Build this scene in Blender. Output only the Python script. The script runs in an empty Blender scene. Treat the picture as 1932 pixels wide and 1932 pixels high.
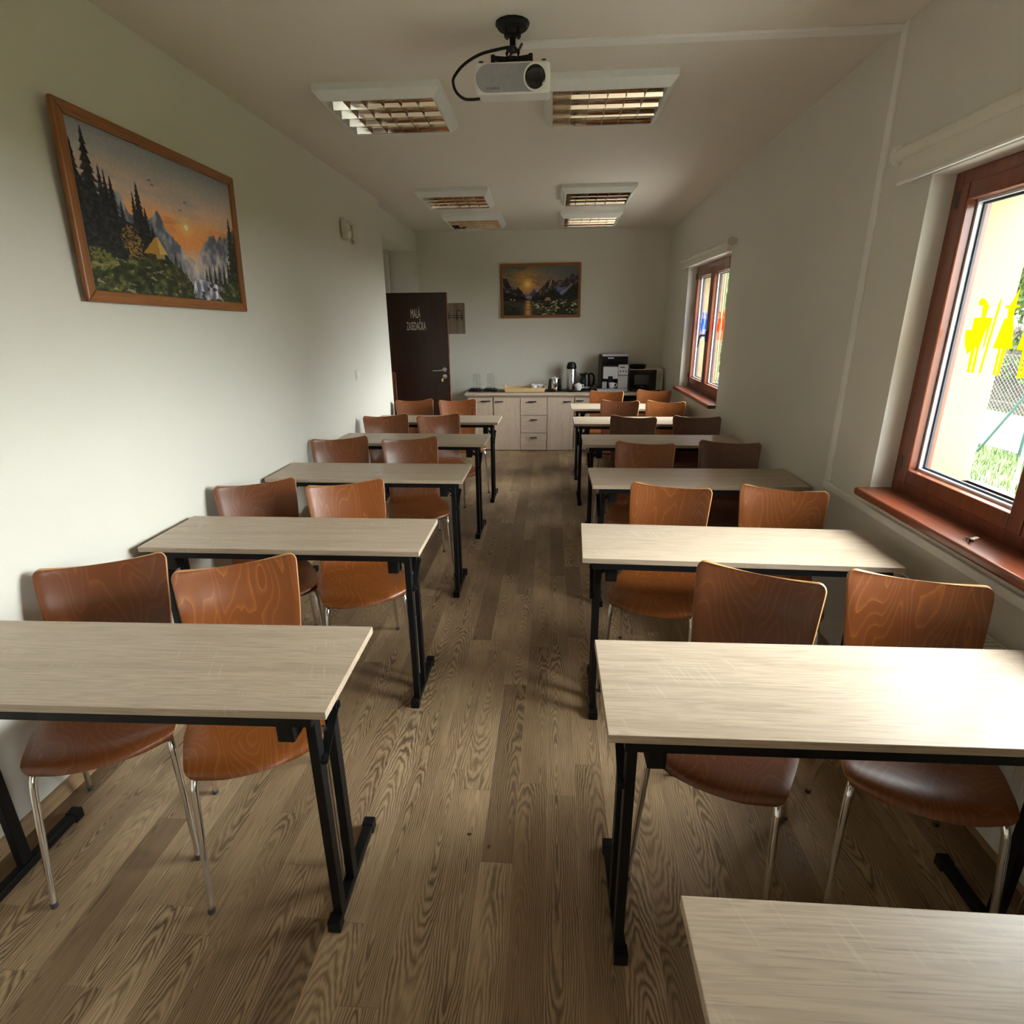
import bpy, math, random
import numpy as np
from mathutils import Vector, Matrix, Euler

random.seed(7)
C = bpy.context.scene.collection
sc = bpy.context.scene
PI = math.pi

# ------------------------------------------------------------------ materials
def ramp(nt, fac, stops, interp='LINEAR'):
    r = nt.nodes.new('ShaderNodeValToRGB')
    r.color_ramp.interpolation = interp
    el = r.color_ramp.elements
    while len(el) > 1: el.remove(el[-1])
    el[0].position = stops[0][0]; el[0].color = (*stops[0][1], 1)
    for p, c in stops[1:]:
        e = el.new(p); e.color = (*c, 1)
    nt.links.new(fac, r.inputs['Fac'])
    return r.outputs['Color']

def g3(v): return (v, v, v)

class NT:
    """tiny helper round a material's node tree"""
    def __init__(s, name):
        s.m = bpy.data.materials.new(name); s.m.use_nodes = True
        s.t = s.m.node_tree; s.n = s.t.nodes; s.l = s.t.links
        s.b = s.n['Principled BSDF']
    def new(s, k): return s.n.new(k)
    def coord(s, kind='Object'): return s.new('ShaderNodeTexCoord').outputs[kind]
    def math(s, op, a, b=None, c=None):
        n = s.new('ShaderNodeMath'); n.operation = op
        for i, x in enumerate((a, b, c)):
            if x is None: continue
            if isinstance(x, (int, float)): n.inputs[i].default_value = x
            else: s.l.new(x, n.inputs[i])
        return n.outputs[0]
    def vmath(s, op, a, b):
        n = s.new('ShaderNodeVectorMath'); n.operation = op
        for i, x in enumerate((a, b)):
            if isinstance(x, tuple): n.inputs[i].default_value = x
            else: s.l.new(x, n.inputs[i])
        return n.outputs[0]
    def sep(s, v):
        n = s.new('ShaderNodeSeparateXYZ'); s.l.new(v, n.inputs[0]); return n.outputs
    def comb(s, x, y, z):
        n = s.new('ShaderNodeCombineXYZ')
        for i, a in enumerate((x, y, z)):
            if isinstance(a, (int, float)): n.inputs[i].default_value = a
            else: s.l.new(a, n.inputs[i])
        return n.outputs[0]
    def noise(s, v, scale=1, detail=2, rough=.5, dist=0):
        n = s.new('ShaderNodeTexNoise'); s.l.new(v, n.inputs['Vector'])
        n.inputs['Scale'].default_value = scale; n.inputs['Detail'].default_value = detail
        n.inputs['Roughness'].default_value = rough; n.inputs['Distortion'].default_value = dist
        return n.outputs['Fac']
    def white(s, v, dim='3D'):
        n = s.new('ShaderNodeTexWhiteNoise'); n.noise_dimensions = dim
        s.l.new(v, n.inputs['W' if dim == '1D' else 'Vector']); return n.outputs['Value'], n.outputs['Color']
    def mix(s, f, a, b, mode='MIX'):
        n = s.new('ShaderNodeMix'); n.data_type = 'RGBA'; n.blend_type = mode
        for sock, x in ((n.inputs[0], f), (n.inputs[6], a), (n.inputs[7], b)):
            if isinstance(x, (int, float)): sock.default_value = x
            elif isinstance(x, tuple): sock.default_value = (*x, 1)
            else: s.l.new(x, sock)
        return n.outputs[2]
    def attr(s, name):
        n = s.new('ShaderNodeAttribute'); n.attribute_type = 'OBJECT'; n.attribute_name = name
        return n.outputs['Fac']
    def base(s, c): s.l.new(c, s.b.inputs['Base Color'])
    def bump(s, h, strength=.1, dist=.002):
        n = s.new('ShaderNodeBump'); n.inputs['Strength'].default_value = strength
        n.inputs['Distance'].default_value = dist
        s.l.new(h, n.inputs['Height']); s.l.new(n.outputs[0], s.b.inputs['Normal'])
    def set(s, **k):
        for a, v in k.items(): s.b.inputs[a.replace('_', ' ')].default_value = v
        return s

def simple(name, col, rough=.5, metal=0, var=.06, scale=40, coat=0, spec=None):
    """plain surface with a faint procedural variation of tone"""
    k = NT(name)
    n = k.noise(k.coord(), scale, 3)
    a = tuple(max(0, c * (1 - var)) for c in col); b = tuple(min(1, c * (1 + var)) for c in col)
    k.base(ramp(k.t, n, [(.3, a), (.7, b)]))
    k.set(Roughness=rough, Metallic=metal)
    if coat: k.set(Coat_Weight=coat, Coat_Roughness=.08)
    if spec is not None: k.set(Specular_IOR_Level=spec)
    return k.m

def wall_mat(name, col, rough=.85):
    k = NT(name); v = k.coord()
    n = k.noise(v, 1.1, 4, .6); f = k.noise(v, 160, 2)
    k.base(ramp(k.t, n, [(.3, tuple(c * .965 for c in col)), (.7, col)]))
    k.set(Roughness=rough, Specular_IOR_Level=.25)
    k.bump(f, .25, .0015)
    return k.m

def floor_mat():
    k = NT('laminate_floor'); x, y, z = k.sep(k.coord())
    SW = .106
    sx = k.math('DIVIDE', x, SW); strip = k.math('FLOOR', sx); fx = k.math('FRACT', sx)
    r1, _ = k.white(strip, '1D')
    yo = k.math('ADD', k.math('DIVIDE', y, .95), k.math('MULTIPLY', r1, 7.3))
    board = k.math('FLOOR', yo); fy = k.math('FRACT', yo)
    idv, idc = k.white(k.comb(strip, board, 0.0))
    cr, cg, cb_ = k.sep(idc)
    off = k.vmath('MULTIPLY', idc, (37.0, 53.0, 19.0))
    # cathedral figure: drawn-out nested ovals round a heart that differs from board to board
    wob = k.noise(k.vmath('ADD', k.comb(k.math('MULTIPLY', x, 16.0), k.math('MULTIPLY', y, 4.2), 0.0), off), 1, 3, .55)
    u = k.math('ADD', k.math('SUBTRACT', fx, .5), k.math('MULTIPLY', k.math('SUBTRACT', cr, .5), .7))
    w = k.math('MULTIPLY', k.math('SUBTRACT', fy, cg), k.math('MULTIPLY_ADD', cb_, .9, .35))
    rr = k.math('SQRT', k.math('ADD', k.math('MULTIPLY', u, u), k.math('MULTIPLY', w, w)))
    rr = k.math('ADD', rr, k.math('MULTIPLY', wob, .30))
    rings = k.math('MULTIPLY_ADD', k.math('SINE', k.math('MULTIPLY', rr, 105.0)), .5, .5)
    rings = k.math('POWER', rings, .8)
    cf = k.vmath('ADD', k.comb(k.math('MULTIPLY', x, 300.0), k.math('MULTIPLY', y, 8.0), 0.0), off)
    fine = k.noise(cf, 1, 3, .65)
    blot = k.noise(k.vmath('ADD', k.comb(k.math('MULTIPLY', x, 7.0), k.math('MULTIPLY', y, 2.2), 3.0), off), 1, 2)
    base = ramp(k.t, idv, [(0, (.235, .150, .080)), (.3, (.44, .298, .166)), (.6, (.545, .382, .222)), (.85, (.36, .236, .128)), (1, (.27, .174, .094))])
    base = k.mix(k.math('MULTIPLY', blot, .35), base, (.25, .168, .098))
    lines = k.math('MULTIPLY', k.math('SUBTRACT', 1.0, rings), ramp_f(k, blot, .25, .6))
    c = k.mix(k.math('MULTIPLY', lines, .85), base, (.075, .043, .021))
    c = k.mix(ramp_f(k, fine, .50, .72, .55), c, (.10, .061, .033))
    gap = k.math('LESS_THAN', fx, .020)
    gy = k.math('LESS_THAN', fy, .0026)
    c = k.mix(k.math('MULTIPLY', gap, .25), c, (.62, .47, .31))
    c = k.mix(k.math('MULTIPLY', gy, .4), c, (.14, .09, .05))
    k.base(c); k.set(Specular_IOR_Level=.4)
    k.l.new(k.math('MULTIPLY_ADD', fine, .16, .36), k.b.inputs['Roughness'])
    k.bump(k.math('SUBTRACT', fine, k.math('MULTIPLY', lines, .5)), .15, .001)
    return k.m

def ramp_f(k, fac, lo, hi, mul=1.0):
    n = k.new('ShaderNodeMapRange'); n.inputs[1].default_value = lo; n.inputs[2].default_value = hi
    n.inputs[4].default_value = mul; k.l.new(fac, n.inputs[0]); return n.outputs[0]

def oak_mat(name, axis='X', light=(.49, .395, .292), dark=(.345, .265, .187), pore=(.19, .135, .088), rough=.36, saw=True):
    """sonoma oak decor, grain along the given local axis"""
    k = NT(name); x, y, z = k.sep(k.coord())
    t = k.attr('tone'); o = k.math('MULTIPLY', t, 61.0)
    a, b, c_ = {'X': (x, y, z), 'Y': (y, x, z), 'Z': (z, x, y)}[axis]
    v = k.comb(k.math('ADD', k.math('MULTIPLY', a, 1.3), o), k.math('MULTIPLY', b, 20.0), k.math('MULTIPLY', c_, 20.0))
    n = k.noise(v, 1, 3, .55, .4)
    rings = k.math('MULTIPLY_ADD', k.math('SINE', k.math('MULTIPLY', n, 62.0)), .5, .5)
    vf = k.comb(k.math('ADD', k.math('MULTIPLY', a, 9.0), o), k.math('MULTIPLY', b, 260.0), k.math('MULTIPLY', c_, 260.0))
    f = k.noise(vf, 1, 2, .6)
    col = k.mix(k.math('MULTIPLY', rings, .45), light, dark)
    col = k.mix(ramp_f(k, n, .52, .7, .55), col, dark)
    col = k.mix(ramp_f(k, f, .55, .78, .55), col, pore)
    if saw:
        vs = k.comb(k.math('ADD', k.math('MULTIPLY', k.math('ADD', a, k.math('MULTIPLY', b, .35)), 95.0), o), k.math('MULTIPLY', b, 6.0), 0.0)
        s_ = k.noise(vs, 1, 1)
        vm = k.comb(k.math('ADD', k.math('MULTIPLY', a, 3.0), o), k.math('MULTIPLY', b, 9.0), 7.0)
        m_ = k.noise(vm, 1, 2)
        ff = k.math('MULTIPLY', ramp_f(k, s_, .60, .66), ramp_f(k, m_, .52, .60, .28))
        col = k.mix(ff, col, (.62, .54, .43))
    k.base(col); k.set(Roughness=rough, Specular_IOR_Level=.45); k.bump(f, .08, .0006)
    return k.m

def ply_mat(name, edge=False):
    """stained beech plywood with contour-like veneer figure; 'tone' picks the veneer sheet"""
    k = NT(name); v = k.coord()
    t = k.attr('tone')
    o = k.comb(k.math('MULTIPLY', t, 23.0), k.math('MULTIPLY', t, 51.0), k.math('MULTIPLY', t, 37.0))
    vv = k.vmath('ADD', k.vmath('MULTIPLY', v, (6.5, 2.2, 1.7)), o)
    n = k.noise(vv, 1, 1.5, .4, .5)
    wob = k.noise(k.vmath('ADD', k.vmath('MULTIPLY', v, (70.0, 9.0, 9.0)), o), 1, 2)
    h = k.math('FRACT', k.math('ADD', k.math('MULTIPLY', n, 21.0), k.math('MULTIPLY', wob, .35)))
    line = k.math('POWER', k.math('SUBTRACT', 1.0, h), 7.0)
    fl = k.noise(k.vmath('ADD', k.vmath('MULTIPLY', v, (260.0, 16.0, 16.0)), o), 1, 2)
    big = k.noise(k.vmath('ADD', k.vmath('MULTIPLY', v, (4.0, 3.0, 3.0)), o), 1, 1)
    dk = k.attr('dark')
    base = k.mix(big, (.165, .042, .007), (.250, .072, .011))
    base = k.mix(dk, base, (.075, .021, .009))
    lc = k.mix(dk, (.46, .175, .036), (.17, .058, .020))
    c = k.mix(k.math('MULTIPLY', line, .48), base, lc)
    c = k.mix(ramp_f(k, fl, .5, .8, .35), c, (.15, .035, .007))
    if edge: c = k.mix(.55, c, (.72, .40, .16))
    k.base(c); k.set(Roughness=.38, Coat_Weight=.25, Coat_Roughness=.22)
    return k.m

def grain_mat(name, c1, c2, axis='Z', rough=.4, scale=1.0, coat=0):
    k = NT(name); x, y, z = k.sep(k.coord())
    s = {'X': (2, 45, 45), 'Y': (45, 2, 45), 'Z': (45, 45, 2)}[axis]
    v = k.comb(k.math('MULTIPLY', x, s[0] * scale), k.math('MULTIPLY', y, s[1] * scale), k.math('MULTIPLY', z, s[2] * scale))
    n = k.noise(v, 1, 4, .6, .3)
    k.base(ramp(k.t, n, [(.3, c1), (.7, c2)])); k.set(Roughness=rough)
    if coat: k.set(Coat_Weight=coat, Coat_Roughness=.12)
    return k.m

def glass_mat(name, tint=(1, 1, 1), refl=1.0, rough=.0):
    """clear thin glass: light passes straight, the surface mirrors by Fresnel"""
    k = NT(name); k.n.remove(k.b)
    out = k.n['Material Output']
    tr = k.new('ShaderNodeBsdfTransparent'); tr.inputs[0].default_value = (*tint, 1)
    gl = k.new('ShaderNodeBsdfGlossy'); gl.inputs['Roughness'].default_value = rough
    lw = k.new('ShaderNodeLayerWeight'); lw.inputs['Blend'].default_value = .5
    n = k.noise(k.coord(), 3, 1)
    sch = k.math('MULTIPLY_ADD', k.math('POWER', lw.outputs['Facing'], 5.0), .96, .04)   # Schlick, alike on both faces
    f = k.math('MULTIPLY', sch, k.math('MULTIPLY_ADD', n, .1, refl - .05))
    f = k.math('MINIMUM', f, 1.0)
    mx = k.new('ShaderNodeMixShader'); k.l.new(f, mx.inputs[0])
    k.l.new(tr.outputs[0], mx.inputs[1]); k.l.new(gl.outputs[0], mx.inputs[2])
    k.l.new(mx.outputs[0], out.inputs['Surface'])
    return k.m

def art_mat(name):
    k = NT(name); a = k.new('ShaderNodeVertexColor'); a.layer_name = 'paint'
    k.base(a.outputs['Color']); k.set(Roughness=.42, Specular_IOR_Level=.3)
    k.bump(k.noise(k.coord(), 220, 3), .12, .001)
    return k.m

def leaf_mat(name, c1, c2):
    k = NT(name)
    n = k.noise(k.coord(), 2.6, 3, .7)
    k.base(ramp(k.t, n, [(.3, c1), (.7, c2)])); k.set(Roughness=.55)
    k.set(Transmission_Weight=0.0)
    return k.m

def vinyl_mat(name, col):
    k = NT(name); out = k.n['Material Output']
    n = k.noise(k.coord(), 30, 2)
    c = ramp(k.t, n, [(.3, tuple(x * .96 for x in col)), (.7, col)])
    tl = k.new('ShaderNodeBsdfTranslucent'); k.l.new(c, tl.inputs['Color']); k.base(c); k.set(Roughness=.4)
    mx = k.new('ShaderNodeMixShader'); mx.inputs[0].default_value = .7
    k.l.new(k.b.outputs[0], mx.inputs[1]); k.l.new(tl.outputs[0], mx.inputs[2]); k.l.new(mx.outputs[0], out.inputs['Surface'])
    return k.m

MAT = {
 'wall': wall_mat('plaster_wall', (.69, .668, .60)),
 'ceil': wall_mat('plaster_ceiling', (.74, .695, .615)),
 'ext': wall_mat('yellow_render', (.33, .30, .165)),
 'floor': floor_mat(),
 'oak': oak_mat('oak_decor_top', 'X'),
 'oakz': oak_mat('oak_decor_front', 'Z', (.66, .53, .41), (.50, .385, .285), (.36, .265, .19), .42, False),
 'oakx': oak_mat('oak_decor_drawer', 'X', (.66, .53, .41), (.50, .385, .285), (.36, .265, .19), .42, False),
 'ply': ply_mat('beech_ply'), 'plyedge': ply_mat('beech_ply_edge', True),
 'chrome': simple('chrome', (.78, .77, .74), .10, 1, .02),
 'steel': simple('brushed_steel', (.60, .60, .60), .28, 1, .05, 90),
 'black': simple('black_powder_coat', (.006, .006, .0065), .5, 0, .2, 120, 0, .22),
 'blackp': simple('black_plastic', (.008, .008, .009), .4, 0, .2, 60, 0, .3),
 'blackgl': simple('black_glossy', (.008, .008, .009), .08, 0, .2, 30),
 'dgrey': simple('dark_grey_plastic', (.06, .06, .063), .45),
 'grey': simple('mid_grey_plastic', (.33, .335, .35), .5),
 'silver': simple('silver_paint', (.62, .64, .67), .30, .35, .03),
 'whitep': simple('white_plastic', (.80, .79, .75), .38, 0, .02),
 'whitee': simple('white_enamel', (.74, .755, .73), .35, 0, .02),
 'cream': simple('aged_cream_plastic', (.62, .585, .47), .45, 0, .03),
 'porc': simple('porcelain', (.86, .86, .85), .15, 0, .02, 20, .4),
 'mahog': grain_mat('mahogany_varnish', (.125, .030, .013), (.215, .055, .022), 'Y', .30, 1, .35),
 'mahogv': grain_mat('mahogany_varnish_upright', (.125, .030, .013), (.215, .055, .022), 'Z', .30, 1, .35),
 'wenge': grain_mat('dark_wenge_veneer', (.018, .0075, .005), (.042, .016, .010), 'Z', .38),
 'wengee': grain_mat('door_edge_veneer', (.10, .03, .012), (.17, .05, .02), 'Z', .4),
 'frame': grain_mat('picture_frame_wood', (.20, .068, .016), (.33, .125, .032), 'X', .4, 2),
 'framev': grain_mat('picture_frame_wood_upright', (.20, .068, .016), (.33, .125, .032), 'Z', .4, 2),
 'rack': grain_mat('grey_brown_board', (.16, .115, .08), (.30, .235, .17), 'Z', .5, .7),
 'pine': grain_mat('pale_pine', (.60, .42, .20), (.76, .58, .31), 'X', .5),
 'base': grain_mat('baseboard_oak', (.30, .19, .10), (.44, .30, .17), 'Y', .45),
 'mirror': simple('louvre_mirror', (.93, .89, .80), .05, 1, .01),
 'tube': simple('lamp_tube', (.85, .85, .83), .3, 0, .01),
 'glass': glass_mat('window_glass', (.97, .985, .975)),
 'jug': glass_mat('jug_glass', (.985, .99, .99), 1.5),
 'gasket': simple('gasket', (.03, .035, .045), .6),
 'spacer': simple('glazing_spacer', (.74, .78, .84), .35, .2, .02),
 'blind': simple('blind_fabric', (.70, .675, .60), .8, 0, .03, 200),
 'stickY': vinyl_mat('yellow_vinyl', (.62, .46, .012)),
 'stickB': vinyl_mat('blue_vinyl', (.012, .17, .58)),
 'stickO': vinyl_mat('orange_vinyl', (.66, .12, .022)),
 'letter': simple('door_letter_vinyl', (.62, .55, .47), .4, 0, .02),
 'brass': simple('brass', (.70, .50, .22), .25, 1, .04),
 'art': art_mat('oil_print'),
 'grass': leaf_mat('grass', (.065, .098, .034), (.125, .16, .062)),
 'paving': simple('bounce_paving', (.56, .545, .51), .9, 0, .15, 5),  # for the added strip outside, kept pale to bounce daylight into the room
 'gravel': simple('pale_gravel', (.26, .255, .25), .9, 0, .35, 14),
 'leafA': leaf_mat('leaf_light', (.06, .13, .02), (.17, .24, .06)),
 'leafB': leaf_mat('leaf_dark', (.04, .085, .03), (.09, .15, .06)),
 'bark': simple('bark', (.10, .08, .065), .9, 0, .3, 12),
 'earth': simple('bare_earth', (.10, .085, .06), .95, 0, .35, 8),
 'fence': simple('fence_green_paint', (.05, .12, .105), .45),
 'wire': simple('galvanised_wire', (.35, .38, .37), .5, .5),
 'insect': simple('insect_body', (.07, .04, .02), .5, 0, .4, 200),
 'lcd': simple('display_green', (.05, .09, .04), .2),
 'rust': simple('dry_crumb', (.10, .05, .02), .8),
}
_mh = MAT['mahog']

# ------------------------------------------------------------------ mesh building
class MB:
    def __init__(s): s.v = []; s.f = []; s.m = []; s.mi = 0
    def add(s, vs, fs):
        o = len(s.v); s.v += [tuple(p) for p in vs]
        s.f += [tuple(i + o for i in f) for f in fs]; s.m += [s.mi] * len(fs); return s
    def box(s, x0, x1, y0, y1, z0, z1):
        vs = [(x, y, z) for z in (z0, z1) for y in (y0, y1) for x in (x0, x1)]
        return s.add(vs, [(0, 2, 3, 1), (4, 5, 7, 6), (0, 1, 5, 4), (2, 6, 7, 3), (0, 4, 6, 2), (1, 3, 7, 5)])
    def obox(s, c, half, M):
        vs = [Vector(c) + M @ Vector((sx * half[0], sy * half[1], sz * half[2])) for sz in (-1, 1) for sy in (-1, 1) for sx in (-1, 1)]
        return s.add(vs, [(0, 2, 3, 1), (4, 5, 7, 6), (0, 1, 5, 4), (2, 6, 7, 3), (0, 4, 6, 2), (1, 3, 7, 5)])
    def bar(s, p0, p1, w, h, up=(0, 0, 1)):
        """rectangular bar from p0 to p1"""
        p0 = Vector(p0); p1 = Vector(p1); d = (p1 - p0); L = d.length; d.normalize()
        u = Vector(up); sd = d.cross(u)
        if sd.length < 1e-4: sd = d.cross(Vector((0, 1, 0)))
        sd.normalize(); u = sd.cross(d)
        M = Matrix((sd, d, u)).transposed()
        return s.obox((p0 + p1) / 2, (w / 2, L / 2, h / 2), M)
    def tube(s, pts, r, n=10, cap=True):
        pts = [Vector(p) for p in pts]; R = r if isinstance(r, (list, tuple)) else [r] * len(pts)
        o = len(s.v); ref = None; vs = []
        for i, p in enumerate(pts):
            d = (pts[min(i + 1, len(pts) - 1)] - pts[max(i - 1, 0)]).normalized()
            if ref is None:
                ref = d.orthogonal().normalized()
            ref = (ref - d * ref.dot(d)).normalized(); b = d.cross(ref)
            for k in range(n):
                a = 2 * PI * k / n; vs.append(p + (ref * math.cos(a) + b * math.sin(a)) * R[i])
        fs = []
        for i in range(len(pts) - 1):
            for k in range(n):
                k2 = (k + 1) % n; fs.append((i * n + k, i * n + k2, (i + 1) * n + k2, (i + 1) * n + k))
        if cap: fs += [tuple(range(n - 1, -1, -1)), tuple((len(pts) - 1) * n + k for k in range(n))]
        return s.add(vs, fs)
    def cyl(s, p0, p1, r, n=16): return s.tube([p0, p1], r, n)
    def lathe(s, prof, c=(0, 0, 0), n=24, M=None, close=False):
        """profile [(r, z)] turned about z"""
        vs = []; c = Vector(c)
        for r, z in prof:
            for k in range(n):
                a = 2 * PI * k / n; p = Vector((r * math.cos(a), r * math.sin(a), z))
                vs.append(c + (M @ p if M else p))
        fs = []
        for i in range(len(prof) - 1):
            for k in range(n):
                k2 = (k + 1) % n; fs.append((i * n + k, i * n + k2, (i + 1) * n + k2, (i + 1) * n + k))
        if not close:
            if prof[0][0] > 1e-5: fs.append(tuple(range(n - 1, -1, -1)))
            if prof[-1][0] > 1e-5: fs.append(tuple((len(prof) - 1) * n + k for k in range(n)))
        return s.add(vs, fs)
    def prism(s, poly, fn, d0, d1):
        """polygon [(a,b)] extruded between d0 and d1; fn(a,b,d) -> point"""
        n = len(poly)
        vs = [fn(a, b, d0) for a, b in poly] + [fn(a, b, d1) for a, b in poly]
        fs = [tuple(range(n)), tuple(range(2 * n - 1, n - 1, -1))]
        fs += [(i, i + n, (i + 1) % n + n, (i + 1) % n) for i in range(n)]
        return s.add(vs, fs)
    def grid(s, P):
        """P[i][j] points"""
        a = len(P); b = len(P[0]); vs = [p for r in P for p in r]
        return s.add(vs, [(i * b + j, i * b + j + 1, (i + 1) * b + j + 1, (i + 1) * b + j) for i in range(a - 1) for j in range(b - 1)])
    def build(s, name, mat, parent=None, smooth=False, bevel=0, seg=2, ang=40):
        me = bpy.data.meshes.new(name); me.from_pydata(s.v, [], s.f)
        mats = mat if isinstance(mat, (list, tuple)) else [mat]
        for m in mats: me.materials.append(MAT[m] if isinstance(m, str) else m)
        me.polygons.foreach_set('material_index', s.m)
        import bmesh
        bm = bmesh.new(); bm.from_mesh(me); bmesh.ops.recalc_face_normals(bm, faces=bm.faces); bm.to_mesh(me); bm.free()
        if smooth:
            me.polygons.foreach_set('use_smooth', [True] * len(me.polygons))
            try: me.set_sharp_from_angle(angle=math.radians(ang))
            except Exception: pass
        o = bpy.data.objects.new(name, me); C.objects.link(o)
        if parent: o.parent = parent
        if bevel:
            b = o.modifiers.new('bevel', 'BEVEL'); b.width = bevel; b.segments = seg; b.limit_method = 'ANGLE'; b.angle_limit = math.radians(35)
        return o

def tag(o, label, cat, group=None, kind=None):
    if label: o['label'] = label
    if cat: o['category'] = cat
    if group: o['group'] = group
    if kind: o['kind'] = kind
    return o
def thing(name, label, cat, loc=(0, 0, 0), rz=0, group=None):
    o = bpy.data.objects.new(name, None); o.empty_display_size = .1; C.objects.link(o)
    o.location = loc; o.rotation_euler = (0, 0, rz)
    return tag(o, label, cat, group)
def struct(o, label=None):
    o['kind'] = 'structure'
    if label: o['label'] = label
    return o
def copy_tree(o, parent=None):
    c = o.copy(); C.objects.link(c)
    if parent: c.parent = parent
    for ch in [x for x in o.children]: copy_tree(ch, c)
    return c
def part(mb, name, mat, parent, **k): return mb.build(name, mat, parent, **k)

# ------------------------------------------------------------------ the room shell
ZC = lambda y: 2.87 - .0165 * y                     # ceiling drops very slightly away from the camera
XL = lambda y: -1.834 + .025 * y                    # left wall runs a little askew
XR, XG, XO = 1.455, 1.62, 1.86                      # right wall inside, glazing line, outside face
Y0, YB, YE = -2.5, 7.95, 6.03
struct(MB().box(-2.9, XR, Y0 - .3, YB + .3, -.12, 0).build('floor', 'floor'))
b = MB(); P = lambda x, y, z: (x, y, z)
vs = [P(x, y, ZC(y) + dz) for dz in (0, .2) for y in (Y0 - .3, YB + .3) for x in (-2.9, 2.0)]
b.add(vs, [(0, 2, 3, 1), (4, 5, 7, 6), (0, 1, 5, 4), (2, 6, 7, 3), (0, 4, 6, 2), (1, 3, 7, 5)])
struct(b.build('ceiling', 'ceil'))
b = MB(); vs = [(XL(y) - d, y, z) for z in (0, 2.95) for y in (Y0, YE) for d in (0, .3)]
b.add(vs, [(0, 2, 3, 1), (4, 5, 7, 6), (0, 1, 5, 4), (2, 6, 7, 3), (0, 4, 6, 2), (1, 3, 7, 5)])
struct(b.build('wall_left', 'wall'))
# recess round the doorway beyond the end of the left wall: header beam, far pier, niche walls
b = MB()
b.box(-2.06, -1.775, YE, YB, 2.505, 2.95)           # header
b.box(-2.06, -1.775, 7.80, YB, 0, 2.505)            # far pier
b.box(-2.75, -2.06, 7.85, YB, 0, 2.95)              # niche far wall
b.box(-2.9, -2.75, YE - .3, YB, 0, 2.95)            # niche back wall
b.box(-2.75, -1.98, YE - .45, YE - .3, 0, 2.95)     # niche near wall
b.box(-2.75, -2.06, YE - .3, 7.85, 2.53, 2.95)      # niche soffit
struct(b.build('wall_recess', 'wall'))
struct(MB().box(-2.15, -2.12, 7.835, 7.85, 0, 2.47).build('trim_4', 'whitep', bevel=.003))
struct(MB().box(-2.9, 2.0, YB, YB + .3, 0, 2.95).build('wall_back', 'wall'))
struct(MB().box(-2.9, 2.0, Y0 - .3, Y0, 0, 2.95).build('wall_front', 'wall'))

def wall_with_openings(b, x0, x1, ys, z0, z1, holes):
    """solid slab along y with rectangular openings (ya, yb, za, zb)"""
    cur = ys[0]
    for ya, yb, za, zb in holes:
        b.box(x0, x1, cur, ya, z0, z1); b.box(x0, x1, ya, yb, z0, za); b.box(x0, x1, ya, yb, zb, z1); cur = yb
    b.box(x0, x1, cur, ys[1], z0, z1)
    return b
WINS = [(-2.2, -1.0, .93, 2.185), (1.10, 2.60, .93, 2.185), (5.20, 6.75, .93, 2.185)]  # first opening is unseen, added behind the camera for extra daylight
struct(wall_with_openings(MB(), XR, XG, (Y0, YB), 0, 2.95, WINS).build('wall_right', 'wall'))
struct(wall_with_openings(MB(), XG, XO, (Y0 - .3, YB + 1.2), -.5, 3.4, [(a + .02, b_ - .02 + (-.04 if a > 4 else 0), z + .04, z2 - .02) for a, b_, z, z2 in WINS]).build('wall_exterior', 'ext'))
# baseboards
b = MB(); vs = [(XL(y) + d, y, z) for z in (0, .06) for y in (Y0, YE) for d in (0, .014)]
b.add(vs, [(0, 2, 3, 1), (4, 5, 7, 6), (0, 1, 5, 4), (2, 6, 7, 3), (0, 4, 6, 2), (1, 3, 7, 5)])
struct(b.build('baseboard_left', 'base'))
struct(MB().box(XR - .014, XR, Y0, YB, 0, .06).build('baseboard_right', 'base'))
struct(MB().box(-1.775, XR - .014, YB - .014, YB, 0, .06).build('baseboard_back', 'base'))
# cable ducts: across the ceiling, down the wall, along under the sill
b = MB(); vs = [(x, y, ZC(y) - d) for d in (0, .014) for y in (2.992, 3.050) for x in (-.17, XR)]
b.add(vs, [(0, 2, 3, 1), (4, 5, 7, 6), (0, 1, 5, 4), (2, 6, 7, 3), (0, 4, 6, 2), (1, 3, 7, 5)])
struct(b.build('trim_1', 'whitep', bevel=.003), 'white cable duct across the ceiling')
struct(MB().box(XR - .014, XR, 2.962, 3.004, .85, ZC(2.98)).build('trim_2', 'whitep', bevel=.003), 'white cable duct running down the window wall')
struct(MB().box(XR - .018, XR, -.6, 3.004, .815, .85).build('trim_3', 'whitep', bevel=.003), 'white cable duct running below the sill')

# ------------------------------------------------------------------ windows
F1 = [(2.391, 1.7136), (2.3848, 1.7256), (2.3731, 1.729), (2.3582, 1.7231), (2.3417, 1.7123), (2.3418, 1.7055), (2.331, 1.7036), (2.3355, 1.6599), (2.2991, 1.6594), (2.3072, 1.5522), (2.3122, 1.552), (2.3177, 1.6314), (2.331, 1.5538), (2.3272, 1.4619), (2.3429, 1.4606), (2.344, 1.5532), (2.3518, 1.5528), (2.3515, 1.4617), (2.3662, 1.4604), (2.3698, 1.5393), (2.3885, 1.5264), (2.4122, 1.5611), (2.4225, 1.5939), (2.4245, 1.6148), (2.3917, 1.6154), (2.3953, 1.6591), (2.3574, 1.6599), (2.3636, 1.7026), (2.379, 1.702)]
SP = [(2.2785, 1.7264), (2.2752, 1.7106), (2.2911, 1.4642), (2.3021, 1.4623), (2.2866, 1.7093)]
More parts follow.
